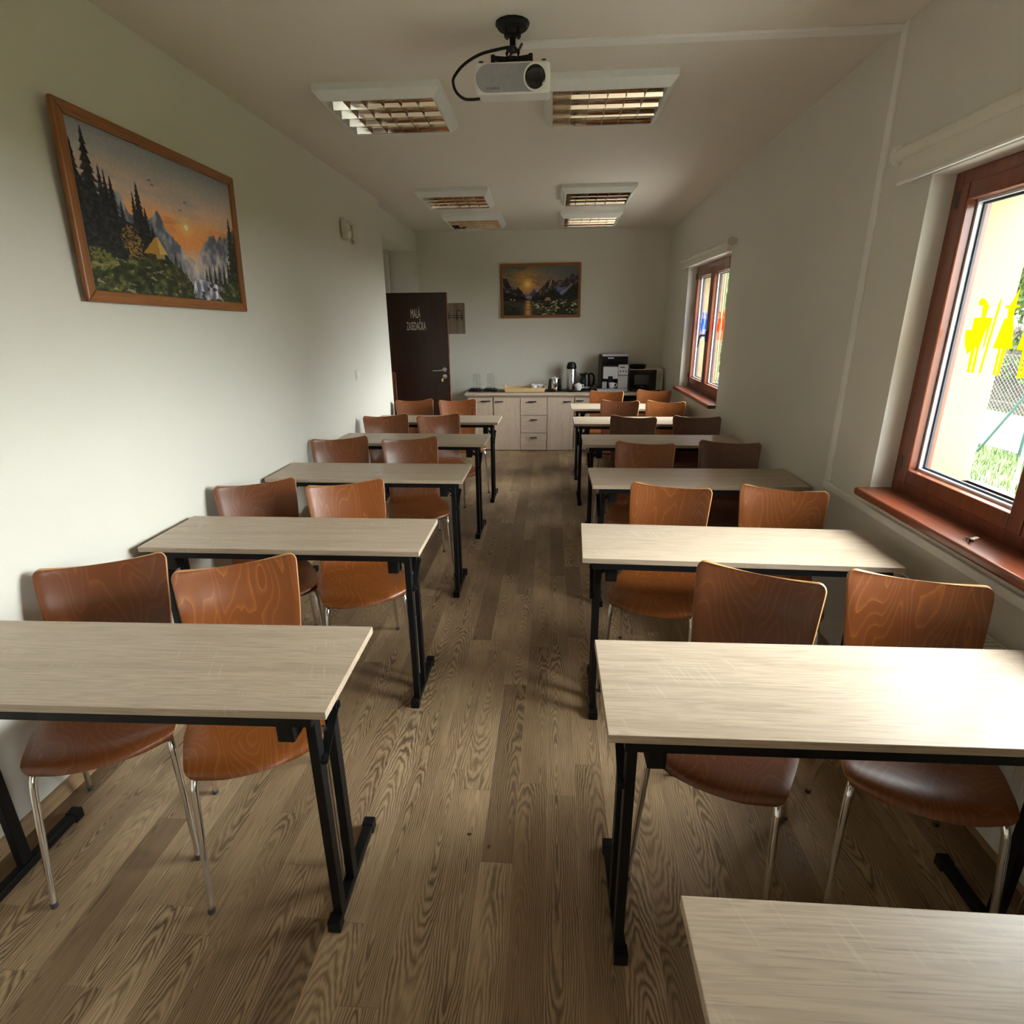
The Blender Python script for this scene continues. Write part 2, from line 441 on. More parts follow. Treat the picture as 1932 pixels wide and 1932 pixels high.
F2 = [(2.2033, 1.754), (2.203, 1.7007), (2.1872, 1.6996), (2.1879, 1.6924), (2.2043, 1.6919), (2.2016, 1.6595), (2.1974, 1.6571), (2.1717, 1.5569), (2.1961, 1.5549), (2.2013, 1.4642), (2.2136, 1.4614), (2.2148, 1.5548), (2.2219, 1.555), (2.2174, 1.4619), (2.2295, 1.4617), (2.2336, 1.5544), (2.2615, 1.5543), (2.2405, 1.6563), (2.2281, 1.6571), (2.2344, 1.6908), (2.2495, 1.6911), (2.2501, 1.6993), (2.231, 1.7005)]

def ring(b, x0, x1, ya, yb, za, zb, w):
    b.box(x0, x1, ya, ya + w, za, zb); b.box(x0, x1, yb - w, yb, za, zb)
    b.box(x0, x1, ya + w, yb - w, za, za + w); b.box(x0, x1, ya + w, yb - w, zb - w, zb)
    return b
def window(n, ya, yb, za, zb, stickers, handle):
    ym = 6.06 if n == 2 else (ya + yb) / 2          # meeting stile of the two sashes
    W = struct(ring(MB(), 1.545, XG, ya, yb, za, zb, .052).build('window_%d' % n, 'mahogv', bevel=.004))
    for side, (s0, s1) in enumerate(((ya + .046, ym - .002), (ym + .002, yb - .046))):
        s = ring(MB(), 1.536, 1.612, s0, s1, za + .046, zb - .046, .062).build('sash', 'mahogv', W, bevel=.006)
        g0, g1, gz0, gz1 = s0 + .062, s1 - .062, za + .108, zb - .108
        ring(MB(), 1.575, 1.592, g0 - .002, g1 + .002, gz0 - .002, gz1 + .002, .012).build('glazing_bead', 'spacer', s)
        ring(MB(), 1.5925, 1.602, g0, g1, gz0, gz1, .018).build('gasket', 'gasket', s)
        ring(MB(), 1.603, 1.622, g0, g1, gz0, gz1, .010).build('outer_bead', 'mahogv', s)
        MB().box(1.5975, 1.6015, g0 + .003, g1 - .003, gz0 + .003, gz1 - .003).build('pane', 'glass', s)
        if stickers[side]:
            mat, dy = stickers[side]
            for poly in (F1, SP, F2, [(y - .112, z) for y, z in F2]):
                poly = [(y + dy, z) for y, z in poly]
                st = MB().prism(poly, lambda a, c, d: (d, a, c), 1.5966, 1.5972).build('window_sticker', mat, s)
                tri = st.modifiers.new('tri', 'TRIANGULATE')
    if handle:
        h = MB().box(1.522, 1.537, ym - .016, ym + .016, 1.44, 1.54)
        h.tube([(1.53, ym, 1.50), (1.490, ym + .004, 1.50), (1.484, ym + .03, 1.498), (1.484, ym + .075, 1.475), (1.484, ym + .10, 1.43), (1.484, ym + .105, 1.385)], [.010, .010, .011, .010, .009, .008], 10)
        h.build('handle', 'dgrey', W, smooth=True)
    hb = MB()
    for z in (za + .10, zb - .13): hb.cyl((1.535, yb - .052, z), (1.535, yb - .052, z + .06), .008, 10)
    hb.build('hinge', 'dgrey', W, smooth=True)
    sill = MB().box(1.385, 1.56, ya - .04 if n != 2 else ya - .0, yb + .0, za - .034, za + .002)
    sill.build('sill', 'mahog', W, bevel=.010, seg=3)
    MB().box(1.615, XO + .04, ya + .02, yb - .02, za - .012, za + .04).build('outer_sill', 'spacer', W)
    return W
window(1, 1.10, 2.60, .93, 2.185, [None, ('stickY', 0)], False)
window(2, 5.20, 6.75, .93, 2.185, [('stickO', 3.53), ('stickB', 4.17)], True)
window(3, -2.2, -1.0, .93, 2.185, [None, None], False)  # unseen window added behind the camera to light the near tables

def blind(label, y0, y1, x, z, r, drop, hem, chain):
    t = thing('roller_blind', label, 'blind', (x, (y0 + y1) / 2, z))
    L = (y1 - y0) / 2
    MB().cyl((0, -L + .03, 0), (0, L - .03, 0), r, 20).build('roller_tube', 'blind', t, smooth=True)
    fb = MB().box(-r * .2 - .0012, -r * .2 + .0012, -L + .06, L - .06, -drop, -r * .6)
    fb.build('fabric', 'blind', t)
    MB().box(-r * .2 - .006, -r * .2 + .006, -L + .055, L - .055, -drop - .012, -drop).build('hem_bar', 'whitep', t, bevel=.003)
    for s in (-1, 1):
        e = MB().cyl((0, s * (L - .03), 0), (0, s * (L - .022), 0), r * 1.5, 20)
        e.box(-.004, XR - x, s * (L - .030) - .003, s * (L - .030) + .003, -r * .9, r * .9)
        e.build('end_bracket', 'whitep' if s > 0 or not chain else 'cream', t, smooth=True)
    if chain:
        pts = []
        for k in range(17):
            a = -PI + PI * k / 16; pts.append((-.018, -L + .03 + .035 * math.cos(a), -1.06 + .035 * math.sin(a)))
        MB().tube([(-.018, -L - .005, -.005)] + pts + [(-.018, -L + .065, -.005)], .0022, 6).build('bead_chain', 'cream', t)
    return t
blind('white roller blind rolled up above the large near window', .98, 2.80, 1.41, 2.292, .026, .105, 0, False)
blind('white roller blind with bead chain above the far window by the coffee corner', 5.06, 6.90, 1.415, 2.245, .022, .06, 0, True)

def radiator(label, y0, y1):
    t = thing('radiator', label, 'radiator', (1.40, (y0 + y1) / 2, .13)); L = (y1 - y0) / 2
    p = MB().box(-.045, -.033, -L, L, 0, .53)
    n = int(2 * L / .04)
    for i in range(n):
        y = -L + .02 + i * (2 * L - .04) / (n - 1); p.box(-.049, -.044, y - .012, y + .012, .02, .51)
    p.build('front_panel', 'whitee', t, bevel=.002)
    MB().box(.020, .032, -L, L, 0, .53).build('rear_panel', 'whitee', t)
    g = MB().box(-.045, -.038, -L, L, .53, .548); g.box(.025, .032, -L, L, .53, .548)
    n = int(2 * L / .022)
    for i in range(n):
        y = -L + .01 + i * (2 * L - .02) / (n - 1); g.box(-.038, .025, y - .004, y + .004, .536, .546)
    g.build('top_grille', 'whitee', t)
    for s in (-1, 1): MB().box(-.045, .032, s * L - .004, s * L + .004, 0, .548).build('side_cover', 'whitee', t)
    v = MB().cyl((-.01, L + .012, .06), (-.01, L + .06, .06), .016, 12); v.tube([(-.01, L + .04, .06), (-.01, L + .04, -.13)], .008, 8)
    v.build('valve', 'whitep', t, smooth=True)
    for s in (-.6, .6): MB().box(.030, XR - 1.40, s * L - .02, s * L + .02, .1, .45).build('wall_bracket', 'whitee', t)
    return t
radiator('white panel radiator with slotted top below the large near window', .6, 2.42)
radiator('white panel radiator below the far window by the coffee corner', 5.35, 6.70)

# dead insect on the sill
t = thing('dead_insect', 'small dead insect lying on the red brown sill of the near window', 'insect', (1.44, 1.93, .932), .5)
b = MB().lathe([(0, 0), (.004, .004), (.005, .010), (.003, .018), (0, .022)], (0, 0, .005), 10, Matrix.Rotation(PI / 2, 3, 'X'))
b.lathe([(0, 0), (.004, .003), (.003, .007), (0, .009)], (0, .008, .006), 10, Matrix.Rotation(PI / 2, 3, 'X'))
b.build('body', 'insect', t, smooth=True)
w = MB()
for s in (-1, 1): w.add([(0, 0, .008), (s * .020, -.012, .016), (s * .024, -.022, .013), (s * .006, -.014, .008)], [(0, 1, 2, 3)])
w.build('wing', 'cream', t)
b = MB()
for s in (-1, 1):
    for k in (-1, 0, 1): b.tube([(0, k * .004, .005), (s * .008, k * .007, .010), (s * .011, k * .009, .0005)], .0007, 5)
b.build('leg', 'insect', t)

# ------------------------------------------------------------------ doors
D = struct(MB().box(-2.03, -1.209, 6.80, 6.84, .008, 1.968).build('door_1', 'wenge', bevel=.002), 'dark brown door standing open into the room')
MB().box(-1.2089, -1.203, 6.798, 6.842, .008, 1.968).build('edge_strip', 'wengee', D)
h = MB(); M = Matrix.Rotation(PI / 2, 3, 'X')
h.lathe([(0, 0), (.026, 0), (.026, .008), (.020, .010), (0, .010)], (-1.262, 6.80, 1.118), 20, M)
h.tube([(-1.262, 6.795, 1.118), (-1.262, 6.755, 1.118), (-1.275, 6.748, 1.117), (-1.30, 6.748, 1.114), (-1.395, 6.750, 1.110)], [.008, .009, .009, .008, .0075], 10)
h.build('door_handle', 'steel', D, smooth=True)
h = MB().lathe([(0, 0), (.025, 0), (.025, .007), (.012, .009), (0, .009)], (-1.262, 6.80, 1.040), 20, M)
h.build('lock_rosette', 'steel', D, smooth=True)
h = MB().box(-1.264, -1.260, 6.765, 6.79, 1.032, 1.046); h.box(-1.297, -1.275, 6.764, 6.768, .985, 1.022)
h.tube([(-1.262, 6.767, 1.036), (-1.272, 6.763, 1.040), (-1.285, 6.765, 1.025)], .0018, 6)
h.build('key', 'brass', D)
b = MB().box(-1.2032, -1.2020, 6.81, 6.83, 1.06, 1.30)
b.build('strike_plate', 'steel', D)
def lettering(txt, size, sx, loc, parent):
    cu = bpy.data.curves.new('lettering', 'FONT'); cu.body = txt; cu.size = size; cu.extrude = .0006; cu.align_x = 'CENTER'; cu.offset = .0012; cu.resolution_u = 3
    o = bpy.data.objects.new('tmp', cu); C.objects.link(o)
    bpy.context.view_layer.update()
    me = bpy.data.meshes.new_from_object(o.evaluated_get(bpy.context.evaluated_depsgraph_get()))
    bpy.data.objects.remove(o)
    return me
def text_obj(name, txt, h, w, M, mat, parent):
    """text mesh scaled so that it is w wide and h high (cap height plus accents)"""
    me = lettering(txt, 1.0, 1, None, None)
    xs = [v.co.x for v in me.vertices]; ys = [v.co.y for v in me.vertices]
    x0, x1, y0, y1 = min(xs), max(xs), min(ys), max(ys)
    for v in me.vertices:
        v.co = M @ Vector(((v.co.x - (x0 + x1) / 2) / (x1 - x0) * w, (v.co.y - y0) / (y1 - y0) * h, v.co.z))
    me.materials.clear(); me.materials.append(MAT[mat])
    o = bpy.data.objects.new(name, me); C.objects.link(o); o.parent = parent
    return o
MX = lambda x, y, z: Matrix.Translation((x, y, z)) @ Matrix.Rotation(PI / 2, 4, 'X')
text_obj('lettering', 'MAL\u00c1', .122, .112, MX(-1.570, 6.7985, 1.697), 'letter', D)
text_obj('lettering', 'ZASEDA\u010cKA', .120, .224, MX(-1.570, 6.7985, 1.564), 'letter', D)

# ------------------------------------------------------------------ paintings
def vnoise(H, W, fy, fx, seed, octs=4):
    r = np.random.RandomState(seed); out = np.zeros((H, W)); amp = 1; tot = 0
    for o in range(octs):
        gy, gx = int(fy * 2 ** o) + 2, int(fx * 2 ** o) + 2
        g = r.rand(gy + 1, gx + 1)
        yy = np.linspace(0, gy - 1e-6, H); xx = np.linspace(0, gx - 1e-6, W)
        iy = yy.astype(int); ix = xx.astype(int); ty = (yy - iy)[:, None]; tx = (xx - ix)[None]
        ty = ty * ty * (3 - 2 * ty); tx = tx * tx * (3 - 2 * tx)
        a = g[iy][:, ix]; b_ = g[iy][:, ix + 1]; c_ = g[iy + 1][:, ix]; d = g[iy + 1][:, ix + 1]
        out += amp * ((a * (1 - tx) + b_ * tx) * (1 - ty) + (c_ * (1 - tx) + d * tx) * ty); tot += amp; amp *= .55
    return out / tot
class Paint:
    def __init__(s, W, H, seed):
        s.W, s.H = W, H; s.im = np.zeros((H, W, 3)); s.r = np.random.RandomState(seed); s.seed = seed
        s.U, s.V = np.meshgrid(np.linspace(0, 1, W), np.linspace(0, 1, H))
    def grad(s, stops):
        vs = [a for a, _ in stops]
        for k in range(3): s.im[..., k] = np.interp(s.V, vs, [c[k] for _, c in stops])
    def blend(s, mask, col):
        m = np.clip(mask, 0, 1)[..., None]; s.im = s.im * (1 - m) + np.array(col) * m
    def blend2(s, mask, c1, c2, t):
        m = np.clip(mask, 0, 1)[..., None]; t = np.clip(t, 0, 1)[..., None]
        s.im = s.im * (1 - m) + (np.array(c1) * (1 - t) + np.array(c2) * t) * m
    def poly(s, pts):
        inside = np.zeros((s.H, s.W), bool); n = len(pts)
        for i in range(n):
            (x0, y0), (x1, y1) = pts[i], pts[(i + 1) % n]
            if y0 == y1: continue
            c = ((y0 > s.V) != (y1 > s.V)) & (s.U < (x1 - x0) * (s.V - y0) / (y1 - y0) + x0)
            inside ^= c
        return inside.astype(float)
    def below(s, pts, jag=0, seed=1):
        """mask under a ridge line"""
        xs = [p[0] for p in pts]; ys = [p[1] for p in pts]
        line = np.interp(s.U[0], xs, ys)
        if jag: line = line + jag * (vnoise(2, s.W, 1, 30, seed, 5)[0] - .5)
        return (s.V > line[None]).astype(float)
    def n(s, fy, fx, k, o=4): return vnoise(s.H, s.W, fy, fx, s.seed * 100 + k, o)
    def conifer(s, u, v0, v1, w, c1, c2, asp=.6):
        """ragged spruce: apex (u,v0), foot v1, half width w"""
        t = (s.V - v0) / (v1 - v0)
        nb = 15; ph = t * nb
        saw = (ph % 1.0)
        ns = s.n(60, 60, int(u * 977) % 91 + 5, 2)
        hw = w * np.clip(t, 0, 1) ** .85 * (.50 + .50 * saw) * (.72 + .55 * ns)
        m = ((np.abs(s.U - u) < hw + .0012) & (t > 0) & (t < 1)).astype(float)
        s.blend2(m, c1, c2, (ns - .35) * 1.6)
def canvas(name, W, H, w, h, img, parent):
    """flat print: a fine grid in the x-z plane whose vertex colours are the picture"""
    vs = [(-w / 2 + w * i / (W - 1), 0, h / 2 - h * j / (H - 1)) for j in range(H) for i in range(W)]
    fs = [(j * W + i, (j + 1) * W + i, (j + 1) * W + i + 1, j * W + i + 1) for j in range(H - 1) for i in range(W - 1)]
    me = bpy.data.meshes.new(name); me.from_pydata(vs, [], fs); me.materials.append(MAT['art'])
    a = me.color_attributes.new('paint', 'FLOAT_COLOR', 'POINT')
    lin = np.where(img <= .04045, img / 12.92, ((np.clip(img, 0, 1) + .055) / 1.055) ** 2.4)
    buf = np.ones((H * W, 4)); buf[:, :3] = lin.reshape(-1, 3)
    a.data.foreach_set('color', buf.ravel().astype(np.float32))
    o = bpy.data.objects.new(name, me); C.objects.link(o); o.parent = parent
    return o
def painting(label, M, w, h, fw, img):
    """w x h outside size, hung so that local x is to the right, -y towards the viewer"""
    t = thing('framed_painting', label, 'painting'); t.matrix_world = M
    d0, d1 = -.022, .0
    for s in (-1, 1):
        b = MB().prism([(-w / 2, s * h / 2), (w / 2, s * h / 2), (w / 2 - fw, s * (h / 2 - fw)), (-w / 2 + fw, s * (h / 2 - fw))], lambda a, c, d: (a, d, c), d0, d1)
        b.build('frame_rail', 'frame', t, bevel=.006)
        b = MB().prism([(s * w / 2, -h / 2), (s * w / 2, h / 2), (s * (w / 2 - fw), h / 2 - fw), (s * (w / 2 - fw), -h / 2 + fw)], lambda a, c, d: (a, d, c), d0, d1)
        b.build('frame_stile', 'framev', t, bevel=.006)
    H, W = img.shape[:2]
    c = canvas('canvas', W, H, w - 2 * fw + .004, h - 2 * fw + .004, img, t); c.location = (0, -.012, 0)
    MB().box(-w / 2 + fw * .5, w / 2 - fw * .5, -.008, -.003, -h / 2 + fw * .5, h / 2 - fw * .5).build('backing_board', 'rack', t)
    return t
def rgb(r, g, b_): return (r / 255, g / 255, b_ / 255)

p = Paint(330, 200, 3)
p.grad([(0, rgb(128, 134, 150)), (.14, rgb(165, 160, 165)), (.30, rgb(206, 172, 155)), (.44, rgb(222, 160, 108)), (.58, rgb(225, 142, 74)), (.7, rgb(205, 150, 110)), (1, rgb(120, 110, 100))])
cl = p.n(9, 3, 1); p.blend((cl - .52) * 1.6 * (p.V < .45), rgb(150, 150, 160))
cl = p.n(22, 4, 2); p.blend((cl - .60) * 3 * ((p.V > .42) & (p.V < .62)), rgb(200, 110, 60))
d = np.hypot((p.U - .607) * 1.65, p.V - .459); p.blend(np.exp(-(d / .07) ** 2) * .6, rgb(255, 205, 120)); p.blend((d < .020) * 1., rgb(255, 240, 200))
for bu, bv in ((.40, .20), (.415, .225), (.62, .27), (.58, .34)):
    p.blend((np.abs(p.V - bv - .012 * np.abs((p.U - bu) / .012)) < .004) * (np.abs(p.U - bu) < .010), rgb(60, 50, 50))
rk = p.n(10, 26, 3); rk2 = p.n(30, 16, 4)
m = p.below([(.0, .5), (.66, .70), (.70, .60), (.74, .545), (.814, .448), (.84, .50), (.867, .47), (.92, .45), (1, .36)], .05, 11)
p.blend2(m * (p.U > .60), rgb(84, 88, 104), rgb(190, 184, 176), (rk - .34) * 2.4)
m = p.below([(0, .30), (.17, .34), (.215, .365), (.256, .47), (.34, .50), (.417, .395), (.445, .46), (.469, .524), (.548, .60), (.60, .74), (.66, .80), (1, 1.1)], .05, 12)
p.blend2(m * (p.U < .68), rgb(82, 86, 100), rgb(188, 188, 190), (rk - .36) * 2.2)
fog = np.exp(-((p.U - .66) / .10) ** 2 - ((p.V - .74) / .12) ** 2); p.blend(fog * .7, rgb(198, 176, 166))
# forest mass on the left
m = p.below([(0, .30), (.10, .40), (.20, .50), (.34, .58), (.42, .66), (.50, .78), (.56, .90), (1, 1.3)], .06, 13)
p.blend2(m, rgb(24, 24, 27), rgb(56, 58, 54), (p.n(40, 60, 6) - .4) * 2)
dk, dk2 = rgb(24, 25, 28), rgb(62, 62, 64)
for u, v0, v1, w_ in ((.012, .117, .75, .055), (.072, .026, .80, .085), (.125, .22, .8, .05), (.175, .266, .75, .055), (.148, .24, .7, .04), (.215, .40, .75, .04), (.285, .32, .72, .035), (.313, .25, .74, .06), (.345, .40, .74, .045), (.375, .50, .74, .04)):
    p.conifer(u, v0, v1, w_, dk, dk2)
for u, v0, v1, w_ in ((.72, .74, .88, .02), (.75, .72, .88, .02), (.79, .70, .88, .02), (.83, .69, .88, .022), (.87, .68, .88, .022), (.91, .66, .88, .025), (.959, .28, .97, .075), (.995, .42, .97, .06)):
    p.conifer(u, v0, v1, w_, rgb(32, 36, 30), rgb(86, 84, 62))
# meadow
m = p.below([(0, .72), (.10, .76), (.20, .78), (.32, .735), (.44, .725), (.52, .77), (.60, .87), (.66, .97), (1, 1.2)], .02, 14)
g1 = p.n(26, 30, 7)
p.blend2(m, rgb(38, 44, 26), rgb(116, 118, 66), (g1 - .40) * 2.0)
p.blend((p.n(14, 20, 8) > .60) * m * .5, rgb(28, 30, 22))
p.blend((p.n(40, 26, 9) > .69) * m * .7, rgb(170, 156, 128))
m = p.below([(.60, .99), (.66, .84), (.80, .86), (.9, .84), (1, .82)], .02, 15) * (p.U > .64)
p.blend2(m, rgb(48, 56, 34), rgb(140, 136, 92), (p.n(30, 30, 10) - .4) * 2)
m = p.poly([(.615, .86), (.66, .835), (.74, .845), (.86, .885), (.80, .93), (.84, 1), (.63, 1), (.60, .95)])
p.blend2(m, rgb(96, 96, 112), rgb(226, 224, 228), (p.n(8, 40, 16) - .36) * 2.4)
p.blend(((p.n(30, 26, 17) > .62) * m), rgb(60, 58, 62))
for u, v0, v1, w_ in ((.50, .66, .88, .022), (.53, .72, .92, .025), (.565, .79, .95, .022)):
    p.conifer(u, v0, v1, w_, rgb(40, 42, 30), rgb(104, 96, 58))
# golden bush and cabin
d = np.hypot((p.U - .245) / .055, (p.V - .66) / .105); p.blend((d < .6 + .9 * p.n(40, 50, 18)) * (p.n(70, 90, 19) > .43) * (d < 1.15) * (p.n(120, 150, 31, 2) > .46) * .75, rgb(178, 138, 62))
d = np.hypot((p.U - .05) / .09, (p.V - .80) / .07); p.blend((d < 1) * (p.n(70, 90, 20) > .47) * .8, rgb(118, 116, 62))
p.blend(p.poly([(.315, .705), (.435, .690), (.432, .735), (.33, .745)]), rgb(60, 46, 32))
p.blend(p.poly([(.375, .700), (.432, .690), (.430, .732), (.375, .735)]), rgb(150, 132, 84))
p.blend(p.poly([(.385, .585), (.402, .590), (.452, .695), (.30, .712)]), rgb(166, 122, 56))
p.blend(p.poly([(.395, .585), (.402, .588), (.452, .695), (.40, .70)]), rgb(196, 158, 84))
img1 = p.im * 1.10 + (p.n(90, 120, 30, 2)[..., None] - .5) * .07

p = Paint(300, 190, 5)
p.grad([(0, rgb(96, 104, 106)), (.25, rgb(140, 124, 112)), (.5, rgb(165, 125, 100)), (.7, rgb(120, 100, 90)), (1, rgb(60, 55, 50))])
p.blend(np.clip((p.U - .62) / .3, 0, 1) * (p.V < .5) * .8, rgb(86, 96, 100))
cl = p.n(7, 8, 1); d = np.hypot((p.U - .329) * 1.6, (p.V - .33) * 1.0)
p.blend((cl > .42) * np.exp(-(d / .34) ** 2) * .75, rgb(226, 158, 78)); p.blend(np.exp(-(d / .15) ** 2) * .95, rgb(244, 178, 70))
d = np.hypot((p.U - .329) * 1.6, p.V - .359); p.blend(np.exp(-(d / .075) ** 2), rgb(255, 226, 130)); p.blend(np.exp(-(d / .03) ** 2) * .8, rgb(250, 246, 215))
p.blend((p.n(20, 9, 2) - .55) * 2.2 * (p.V < .45), rgb(110, 96, 92))
rk = p.n(14, 22, 3)
m = p.below([(0, .47), (.2, .50), (.31, .58), (.36, .55), (.42, .43), (.47, .47), (.6, .5), (1, .5)], .06, 21); p.blend2(m, rgb(84, 76, 98), rgb(206, 192, 206), (rk - .4) * 2.4)
m = p.below([(0, .24), (.052, .245), (.08, .32), (.103, .39), (.16, .43), (.207, .415), (.26, .52), (.325, .69), (1, 1.4)], .05, 22); p.blend2(m, rgb(44, 36, 40), rgb(178, 152, 150), (rk - .46) * 2.6)
m = p.below([(.37, .66), (.457, .512), (.531, .42), (.60, .30), (.647, .235), (.68, .30), (.699, .354), (.75, .27), (.807, .309), (.87, .22), (.936, .155), (.97, .20), (1.001, .19)], .06, 23) * (p.U > .37)
p.blend2(m, rgb(48, 40, 48), rgb(160, 124, 118), (rk - .45) * 2.5)
p.blend(p.poly([(.645, .25), (.66, .26), (.64, .38), (.60, .46), (.63, .34)]), rgb(220, 150, 110))
p.blend(p.poly([(.69, .40), (.78, .44), (.86, .40), (.78, .54), (.72, .50)]) * .8, rgb(96, 122, 178))
p.blend(p.poly([(.75, .54), (.87, .42), (.92, .36), (.86, .48), (.78, .6)]) * .7, rgb(150, 160, 196))
m = p.below([(0, .50), (.10, .55), (.2, .58), (.3, .66), (.335, .70), (1, .9)], .05, 24) * (p.U < .34); p.blend2(m, rgb(20, 22, 22), rgb(52, 54, 44), (p.n(40, 40, 6) - .4) * 2)
m = p.below([(.36, .68), (.45, .63), (.55, .60), (.66, .46), (.74, .55), (.80, .60), (.88, .46), (.95, .38), (1, .34)], .06, 25) * (p.U > .36); p.blend2(m, rgb(20, 22, 20), rgb(64, 60, 44), (p.n(40, 40, 7) - .42) * 2)
for u, v0, v1, w_ in ((.62, .40, .68, .03), (.66, .36, .70, .035), (.70, .48, .72, .03), (.84, .52, .76, .03), (.90, .44, .74, .04), (.96, .40, .72, .04)):
    p.conifer(u, v0, v1, w_, rgb(18, 22, 20), rgb(50, 54, 40))
m = p.below([(0, .70), (.324, .69), (.37, .685), (.42, .70), (1, .70)], .0, 26); p.blend2(m, rgb(52, 48, 44), rgb(98, 84, 70), (p.n(30, 8, 8) - .4) * 2)
gl = np.exp(-((p.U - .335) / (.035 + .05 * (p.V - .69))) ** 2) * (p.V > .69) * (.55 + .8 * (p.n(60, 6, 9) - .3)); p.blend(gl * 1.1, rgb(240, 178, 96))
m = p.below([(.0, 1.2), (.40, .72), (.46, .685), (.6, .70), (1, .66)], .02, 27) * (p.U > .39) * (p.U > .38 + (p.V - .7) * .3); p.blend2(m, rgb(36, 42, 24), rgb(132, 130, 70), (p.n(30, 24, 10) - .38) * 2.2)
p.blend((p.n(36, 26, 11) > .64) * m, rgb(206, 194, 170)); p.blend((p.n(12, 14, 12) > .57) * m * .75, rgb(24, 26, 18))
m = p.below([(0, .78), (.12, .80), (.25, .95), (.3, 1.1), (1, 1.3)], .04, 28); p.blend2(m, rgb(26, 28, 20), rgb(90, 84, 54), (p.n(30, 30, 13) - .42) * 2)
p.blend(p.poly([(.548, .70), (.585, .625), (.625, .64), (.645, .695)]), rgb(176, 130, 98)); p.blend(p.poly([(.56, .70), (.64, .695), (.635, .73), (.565, .735)]), rgb(70, 50, 40))
p.blend(p.poly([(.09, .68), (.105, .64), (.118, .68)]), rgb(190, 176, 160)); p.blend(p.poly([(.135, .69), (.15, .65), (.165, .69)]), rgb(180, 176, 170))
img2 = p.im + (p.n(90, 120, 30, 2)[..., None] - .5) * .06

# left wall picture: local x -> +y, leaning slightly off the wall at the top
ang = math.atan(.025)
Mx = Matrix.Translation((XL(2.735) + .026, 2.735, 2.072)) @ Matrix.Rotation(PI / 2 - ang, 4, 'Z') @ Matrix.Rotation(math.radians(1.7), 4, 'X') @ Matrix.Rotation(math.radians(1.3), 4, 'Y')
painting('large framed mountain sunset painting with dark spruces on the left wall', Mx, 1.118, .668, .044, img1)
painting('framed painting of a sunlit mountain lake on the back wall above the worktop', Matrix.Translation((-.166, YB - .004, 2.018)) @ Matrix.Rotation(math.radians(-.3), 4, 'Y'), 1.045, .664, .036, img2)

# ------------------------------------------------------------------ wall fittings
def sensor(label, y, z, w, h, d, turn, lens):
    t = thing('motion_detector', label, 'sensor', (XL(y), y, z), -ang)
    t.rotation_euler = (0, 0, -ang + turn)
    b = MB(); pr = [(.0, h / 2), (d * .75, h / 2), (d, h * .1), (d * .95, -h * .25), (d * .6, -h / 2), (0, -h / 2)]
    b.prism(pr, lambda a, c, dd: (a + .008, dd, c), -w / 2, w / 2); b.build('housing', 'cream', t, bevel=.008, seg=3)
    MB().box(-.012, .010, -w * .2, w * .2, -h * .3, h * .3).build('wall_plate', 'cream', t)
    if lens:
        l = MB().lathe([(0, .014), (w * .25, .011), (w * .38, .004), (w * .40, -.002)], (d + .006, 0, -h * .26), 16, Matrix.Rotation(PI / 2 + .2, 3, 'Y')); l.build('lens', 'whitep', t, smooth=True)
        MB().box(d + .004, d + .010, -.016, .016, -h * .08, -h * .03).build('slot', 'blackp', t)
    else:
        MB().cyl((d + .002, 0, -h * .24), (d + .0105, 0, -h * .24), .006, 10).build('lens', 'blackp', t)
    MB().cyl((d * .8, 0, h * .36), (d * .8 + .014, 0, h * .36), .004, 8).build('screw', 'dgrey', t)
    return t
sensor('cream motion detector with round lens, the one nearer the big painting', 4.965, 2.372, .082, .150, .052, .12, True)
sensor('cream slim detector turned outward, the one nearer the door', 5.175, 2.362, .070, .140, .045, .55, False)
t = thing('light_switch', 'white light switch on the left wall below the two detectors', 'switch', (XL(5.01), 5.01, 1.222), -ang)
MB().box(0, .009, -.041, .041, -.041, .041).build('plate', 'whitep', t, bevel=.004)
MB().box(.009, .0135, -.028, .028, -.028, .028).build('rocker', 'whitep', t, bevel=.003)

t = thing('coat_rack', 'grey brown wooden coat board with black wire hooks beside the open door', 'coat rack', (-1.43, YB, 1.688))
MB().box(-.27, .262, -.018, 0, -.195, .195).build('board', 'rack', t, bevel=.002)
r = MB()
for z in (.012, .040): r.bar((-.25, -.024, z), (.248, -.024, z), .006, .006)
r.build('rail', 'black', t)
for x in (-.16, .015, .19):
    pts = [(x - .032, -.024, -.02), (x - .032, -.030, .07)] + [(x + .032 * math.cos(PI - PI * k / 8), -.030 - .012 * math.sin(PI * k / 8), .075 + .032 * math.sin(PI * k / 8)) for k in range(9)] + [(x + .032, -.030, .07), (x + .032, -.024, -.02)]
    MB().tube(pts, .0035, 8).build('hook', 'black', t, smooth=True)

